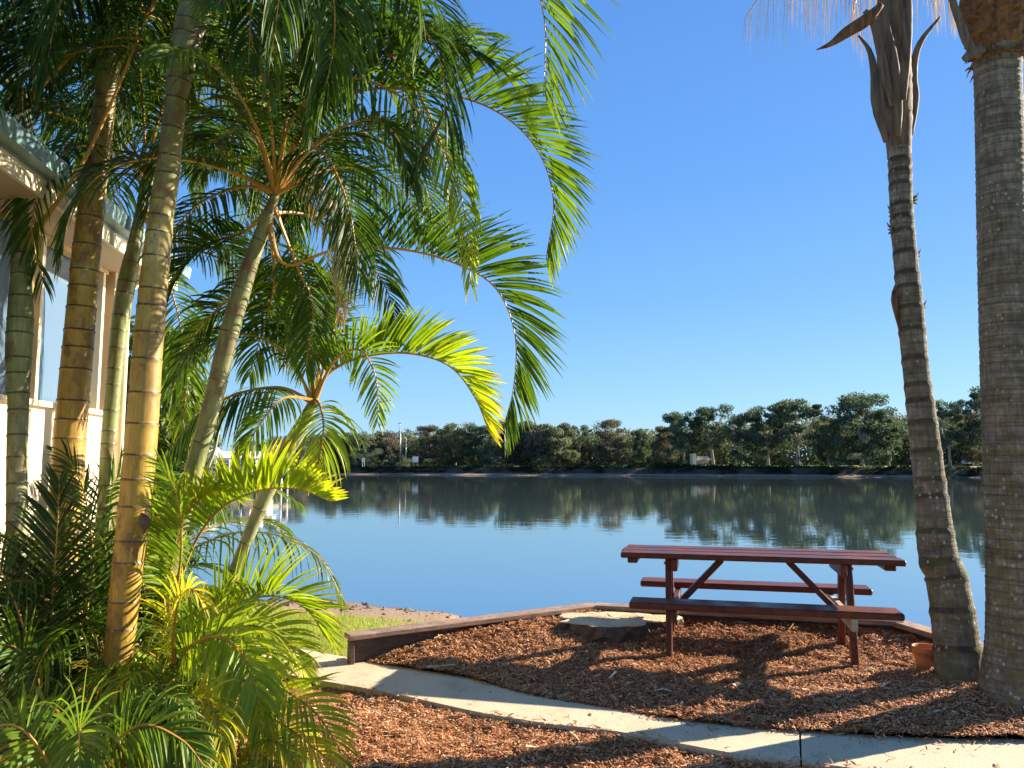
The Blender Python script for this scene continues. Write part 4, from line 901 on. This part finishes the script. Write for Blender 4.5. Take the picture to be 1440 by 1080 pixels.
# distant wood behind
def wood():
    r=np.random.default_rng(77); mb=MB(); 
    for k in range(420):
        px=r.uniform(380,1560); D=r.uniform(150,178)-(px-440)*.022; x=P(px,640,D)[0]
        tp=np.interp(px,[380,560,760,900,1000,1250,1560],[616,606,600,606,594,584,570])+r.uniform(-3,14); zt=P(px,tp,D)[2]
        m=520; cr=r.uniform(2.2,3.6)
        d=nrm(r.normal(size=(m,3))); pos=np.array([x,D,0])+d*np.array([cr,cr,1])*r.uniform(.3,1,m)[:,None]; 
        pos[:,2]=.3+(zt-.3)*(1-r.random(m)**1.2*.98)*(.55+.45*np.sqrt(np.clip(1-(d[:,0]**2),0,1)))
        nn=nrm(d+r.normal(0,.7,(m,3))); a=nrm(np.cross(nn,r.normal(size=(m,3)))); b=np.cross(nn,a); s=r.uniform(.14,.32,m)[:,None]
        V=np.stack([pos-a*s,pos-b*s*.6,pos+a*s,pos+b*s*.6],1).reshape(-1,3); mb.add(V,np.arange(m*4).reshape(-1,4),val=np.clip(r.normal(.35+r.uniform(-.15,.15),.14,m),0,1))
    tag(mb.obj('far_wood',tint(0,0)),'dense olive green wood behind the trees of the far bank','woodland',kind='stuff')
wood()
def scrub():
    r=np.random.default_rng(78); mb=MB()
    for k in range(720):
        x=r.uniform(-75,110); y=float(shore_far(x))+r.uniform(2.7,6.5); z=float(gz(np.array([x]),np.array([y]))[0]); hgt=r.uniform(.35,1.05)*(1.6 if vnoise(np.array([x]),np.array([0.]),.12,5)[0]>.55 else .8)
        m=110; d=nrm(r.normal(size=(m,3))); d[:,2]=np.abs(d[:,2]); pos=np.array([x,y,z-.15])+d*np.array([r.uniform(.7,1.6),.7,hgt])*r.uniform(.4,1,m)[:,None]
        nn=nrm(r.normal(0,1,(m,3))); a=nrm(np.cross(nn,r.normal(size=(m,3)))); b=np.cross(nn,a); s=r.uniform(.08,.16,m)[:,None]
        V=np.stack([pos-a*s,pos-b*s*.6,pos+a*s,pos+b*s*.6],1).reshape(-1,3); mb.add(V,np.arange(m*4).reshape(-1,4),val=np.clip(r.normal(.25+.35*(r.random()<.25),.14,m),0,1))
    tag(mb.obj('bank_scrub',leaf_mat('scrub_leaf',[(0,(.012,.016,.01)),(.5,(.035,.042,.022)),(1,(.12,.13,.04))],.2,.8,.1)),'dark scrub and mangrove growth along the edge of the far bank','undergrowth',kind='stuff')
scrub()
# green leafy tree close behind the canes
def near_tree(px,ytop,D,s,label,seed):
    p=P(px,640,D); o=thing('garden_tree',(p[0],D,-.1),label,'tree'); zt=P(px,ytop,D)[2]+.1
    tr,cm=tree_mesh(seed,10,3.4,16000,0); k=zt/10
    for mbx,nm,mt in ((tr,'trunk',M['treebark']),(cm,'crown',leafg)):
        c=bpy.data.objects.new(nm,mbx.mesh(nm,mt)); COL.objects.link(c); c.parent=o; c.scale=(k*s,k*s,k)
leafg=leaf_mat('garden_leaf',[(0,(.03,.06,.012)),(.5,(.1,.15,.03)),(1,(.22,.25,.06))],.4,.5,.4)
near_tree(232,430,13,.8,'leafy sunlit green tree seen between the canes past the house corner',201)

# ------------------------------------------------------------------ far-bank objects
def lamp_pole(px,ytop,D,arm,label):
    base=P(px,650,D); base[2]=.6; top=P(px,ytop,D); o=thing('lamp_pole',base,label,'lamp pole','lamp poles on the far bank')
    mb=MB(); tube(mb,[base,top],[.13,.09],8); mb.obj('pole',M['steel'],o,True)
    mb=MB(); tube(mb,spline([top,top+[arm*.3,0,.35],top+[arm,0,.4]],6),.06,6); mb.obj('arm',M['steel'],o)
    mb=MB(); box(mb,top+[arm*1.15,0,.36],(.6,.25,.14)); mb.obj('lamp_head',M['steel'],o)
lamp_pole(563,598,136,-.1,'taller left pole of the pair on the far bank'); lamp_pole(571,617,136,-1.2,'shorter right pole of the pair, its arm reaching left')
p=P(563,609,136); mb=MB(); beam(mb,p-[1.4,.2,0],p+[1.4,-.2,0],.12,.12); tag(mb.obj('pole_crossarm',M['steel']),'white crossarm fixed near the top of the taller pole','crossarm')
def sign(px,py,w_,h_,D,label):
    p=P(px,py,D); o=thing('signboard',(p[0],D,.6),label,'sign'); mb=MB(); box(mb,p,(w_,.06,h_)); mb.obj('board',M['white'],o)
    for s in (-1,1):
        mb=MB(); tube(mb,[[p[0]+s*w_*.35,D+.05,.4],[p[0]+s*w_*.35,D+.05,p[2]]],.04,6); mb.obj('post',M['steel'],o)
sign(584,646,.95,.95,131,'blank white signboard on the grass right of the lamp poles'); sign(511,647,.45,.6,131,'small white sign beside the round grey bush')
def shed():
    D=128; p=P(982,650,D); x=p[0]; o=thing('shed',(x,D+1,.6),'small white shed with a grey roof glimpsed between the two gums','shed')
    mb=MB(); box(mb,(x-.6,D+1,1.5),(.6,2,2.4)); mb.obj('wall',M['white'],o)
    mb=MB(); box(mb,(x+1.0,D+1.5,1.1),(1.9,2,1.1)); mb.obj('annex',M['soffit'],o)
    mb=MB(); mb.add([[x-.2,D+.2,1.6],[x+2.2,D+.2,1.6],[x+1.9,D+1.5,2.3],[x+.2,D+1.5,2.3],[x-.2,D+2.8,1.6],[x+2.2,D+2.8,1.6]],[[0,1,2,3],[3,2,5,4]]); mb.obj('roof',M['greyroof'],o)
shed()
def car(px,py,D,col,label,rz=0):
    p=P(px,py,D); x=p[0]; z=.68; o=thing('parked_car',(x,D,z),label,'car')
    body=[(-2.2,.35),(-2.25,.7),(-2.1,.9),(-1.3,.98),(-.75,1.42),(.55,1.46),(1.25,1.0),(2.05,.86),(2.25,.65),(2.2,.35)]
    mb=MB(); n=len(body); V=[]
    for s,k in ((-.88,1),(-.80,.0),(.80,.0),(.88,1)):
        for (a,b) in body:
            yy=s if b<1.0 else s*.82; V.append([x+a,D+yy,z+b*(1 if k else 1.0)])
    V=np.array(V); 
    q=[[s*n+i,s*n+(i+1)%n,(s+1)*n+(i+1)%n,(s+1)*n+i] for s in range(3) for i in range(n)]
    q+=[[0,1,8,9],[1,2,7,8],[2,3,6,7],[3,4,5,6]]; q+=[[3*n+i for i in (9,8,1,0)],[3*n+i for i in (8,7,2,1)],[3*n+i for i in (7,6,3,2)],[3*n+i for i in (6,5,4,3)]]
    mb.add(V,q); mb.obj('body',M[col],o)
    mb=MB(); s=-.80; mb.add([[x-1.1,D+s-.015,z+1.02],[x+1.05,D+s-.015,z+1.02],[x+.5,D+s*.92-.02,z+1.38],[x-.72,D+s*.92-.02,z+1.38]],[[0,1,2,3]]); mb.obj('side_window',M['carglass'],o)
    for a in (-1.4,1.4):
        for s in (-.8,.8):
            mb=MB(); tube(mb,[[x+a,D+s-.1,z+.32],[x+a,D+s+.12,z+.32]],.33,18); wh=mb.obj('wheel',M['tyre'],o)
            mb=MB(); tube(mb,[[x+a,D+s-.13*np.sign(-s)*1.,z+.32],[x+a,D+s-.10*np.sign(-s),z+.32]],.2,12); mb.obj('rim',M['steel'],o).parent=wh
car(1376,645,122,'carpaint','white car parked on the far bank just left of the thick palm trunk')
mb=MB(); x=P(867,644,138)[0]
# ------------------------------------------------------------------ left bank: pavilion, gazebo, wharf
def pavilion():
    D=62; xa=P(190,650,D)[0]; xb=P(352,650,D)[0]; o=thing('pavilion',((xa+xb)/2,D,0),'long white waterside building with pale green and white roofs on the left bank','building')
    zf=P(250,668,D)[2]; ze=P(250,644,D)[2]; zr=P(250,626,D)[2]; xm=P(285,650,D)[0]
    mb=MB(); box(mb,((xa+xb)/2,D+3.2,(zf+ze)/2),(xb-xa,6,ze-zf)); mb.obj('wall',M['cream'],o)
    for (a,b,m,zz) in ((xa-.5,xm,'paleroof',zr),(xm+.02,xb+.4,'white',zr-.45)):
        mb=MB(); mb.add([[a,D-.4,ze],[b,D-.4,ze],[b-.3,D+3.2,zz],[a+.3,D+3.2,zz],[b,D+6.8,ze],[a,D+6.8,ze]],[[0,1,2,3],[3,2,4,5]],t=[[1,4,2],[0,3,5]]); mb.obj('roof',M[m],o)
    for k in range(7):
        x=xa+.8+k*(xb-xa-1.6)/6; mb=MB(); box(mb,(x,D+.18,(zf+ze)/2+.05),(.9,.06,(ze-zf)*.5)); mb.obj('window',M['carglass'],o)
pavilion()
def wharf():
    D=59; xa=P(120,650,D)[0]; xb=P(372,650,D)[0]; zd=P(300,664,D)[2]; o=thing('wharf',((xa+xb)/2,D,WZ),'timber wharf on dark piles with a white railing in front of the left bank buildings','wharf')
    mb=MB(); box(mb,((xa+xb)/2,D+1.5,zd-.1),(xb-xa,5,.2)); mb.obj('deck',M['cutwood'],o)
    for k in range(14):
        x=xa+.4+k*(xb-xa-.8)/13; mb=MB(); tube(mb,[[x,D-.7,WZ-1],[x,D-.7,zd-.2]],.13,8); mb.obj('pile',M['stumpbark'],o,True)
        mb=MB(); box(mb,(x,D-.85,zd+.5),(.09,.09,1.)); mb.obj('rail_post',M['white'],o)
    for z in (.35,.68,1.0):
        mb=MB(); box(mb,((xa+xb)/2,D-.93,zd+z),(xb-xa,.05,.08)); mb.obj('rail',M['white'],o)
wharf()
def gazebo():
    D=66; c=P(386,650,D); x=c[0]; zf=P(386,660,D)[2]; ze=P(386,641,D)[2]; zr=P(386,624,D)[2]; o=thing('gazebo',(x,D,WZ),'small waterside gazebo with a grey pyramid roof behind the leaning cane','gazebo')
    h=1.1; mb=MB(); mb.add([[x-h,D-h,ze],[x+h,D-h,ze],[x+h,D+h,ze],[x-h,D+h,ze],[x,D,zr]],[[0,3,2,1]],t=[[0,1,4],[1,2,4],[2,3,4],[3,0,4]]); mb.obj('roof',M['greyroof'],o)
    for a in (-.9,.9):
        for b_ in (-.9,.9):
            mb=MB(); box(mb,(x+a,D+b_,(WZ-1+ze)/2),(.12,.12,ze-WZ+1)); mb.obj('post',M['white'],o)
    mb=MB(); box(mb,(x,D,zf),(2.3,2.3,.15)); mb.obj('deck',M['cutwood'],o)
gazebo()
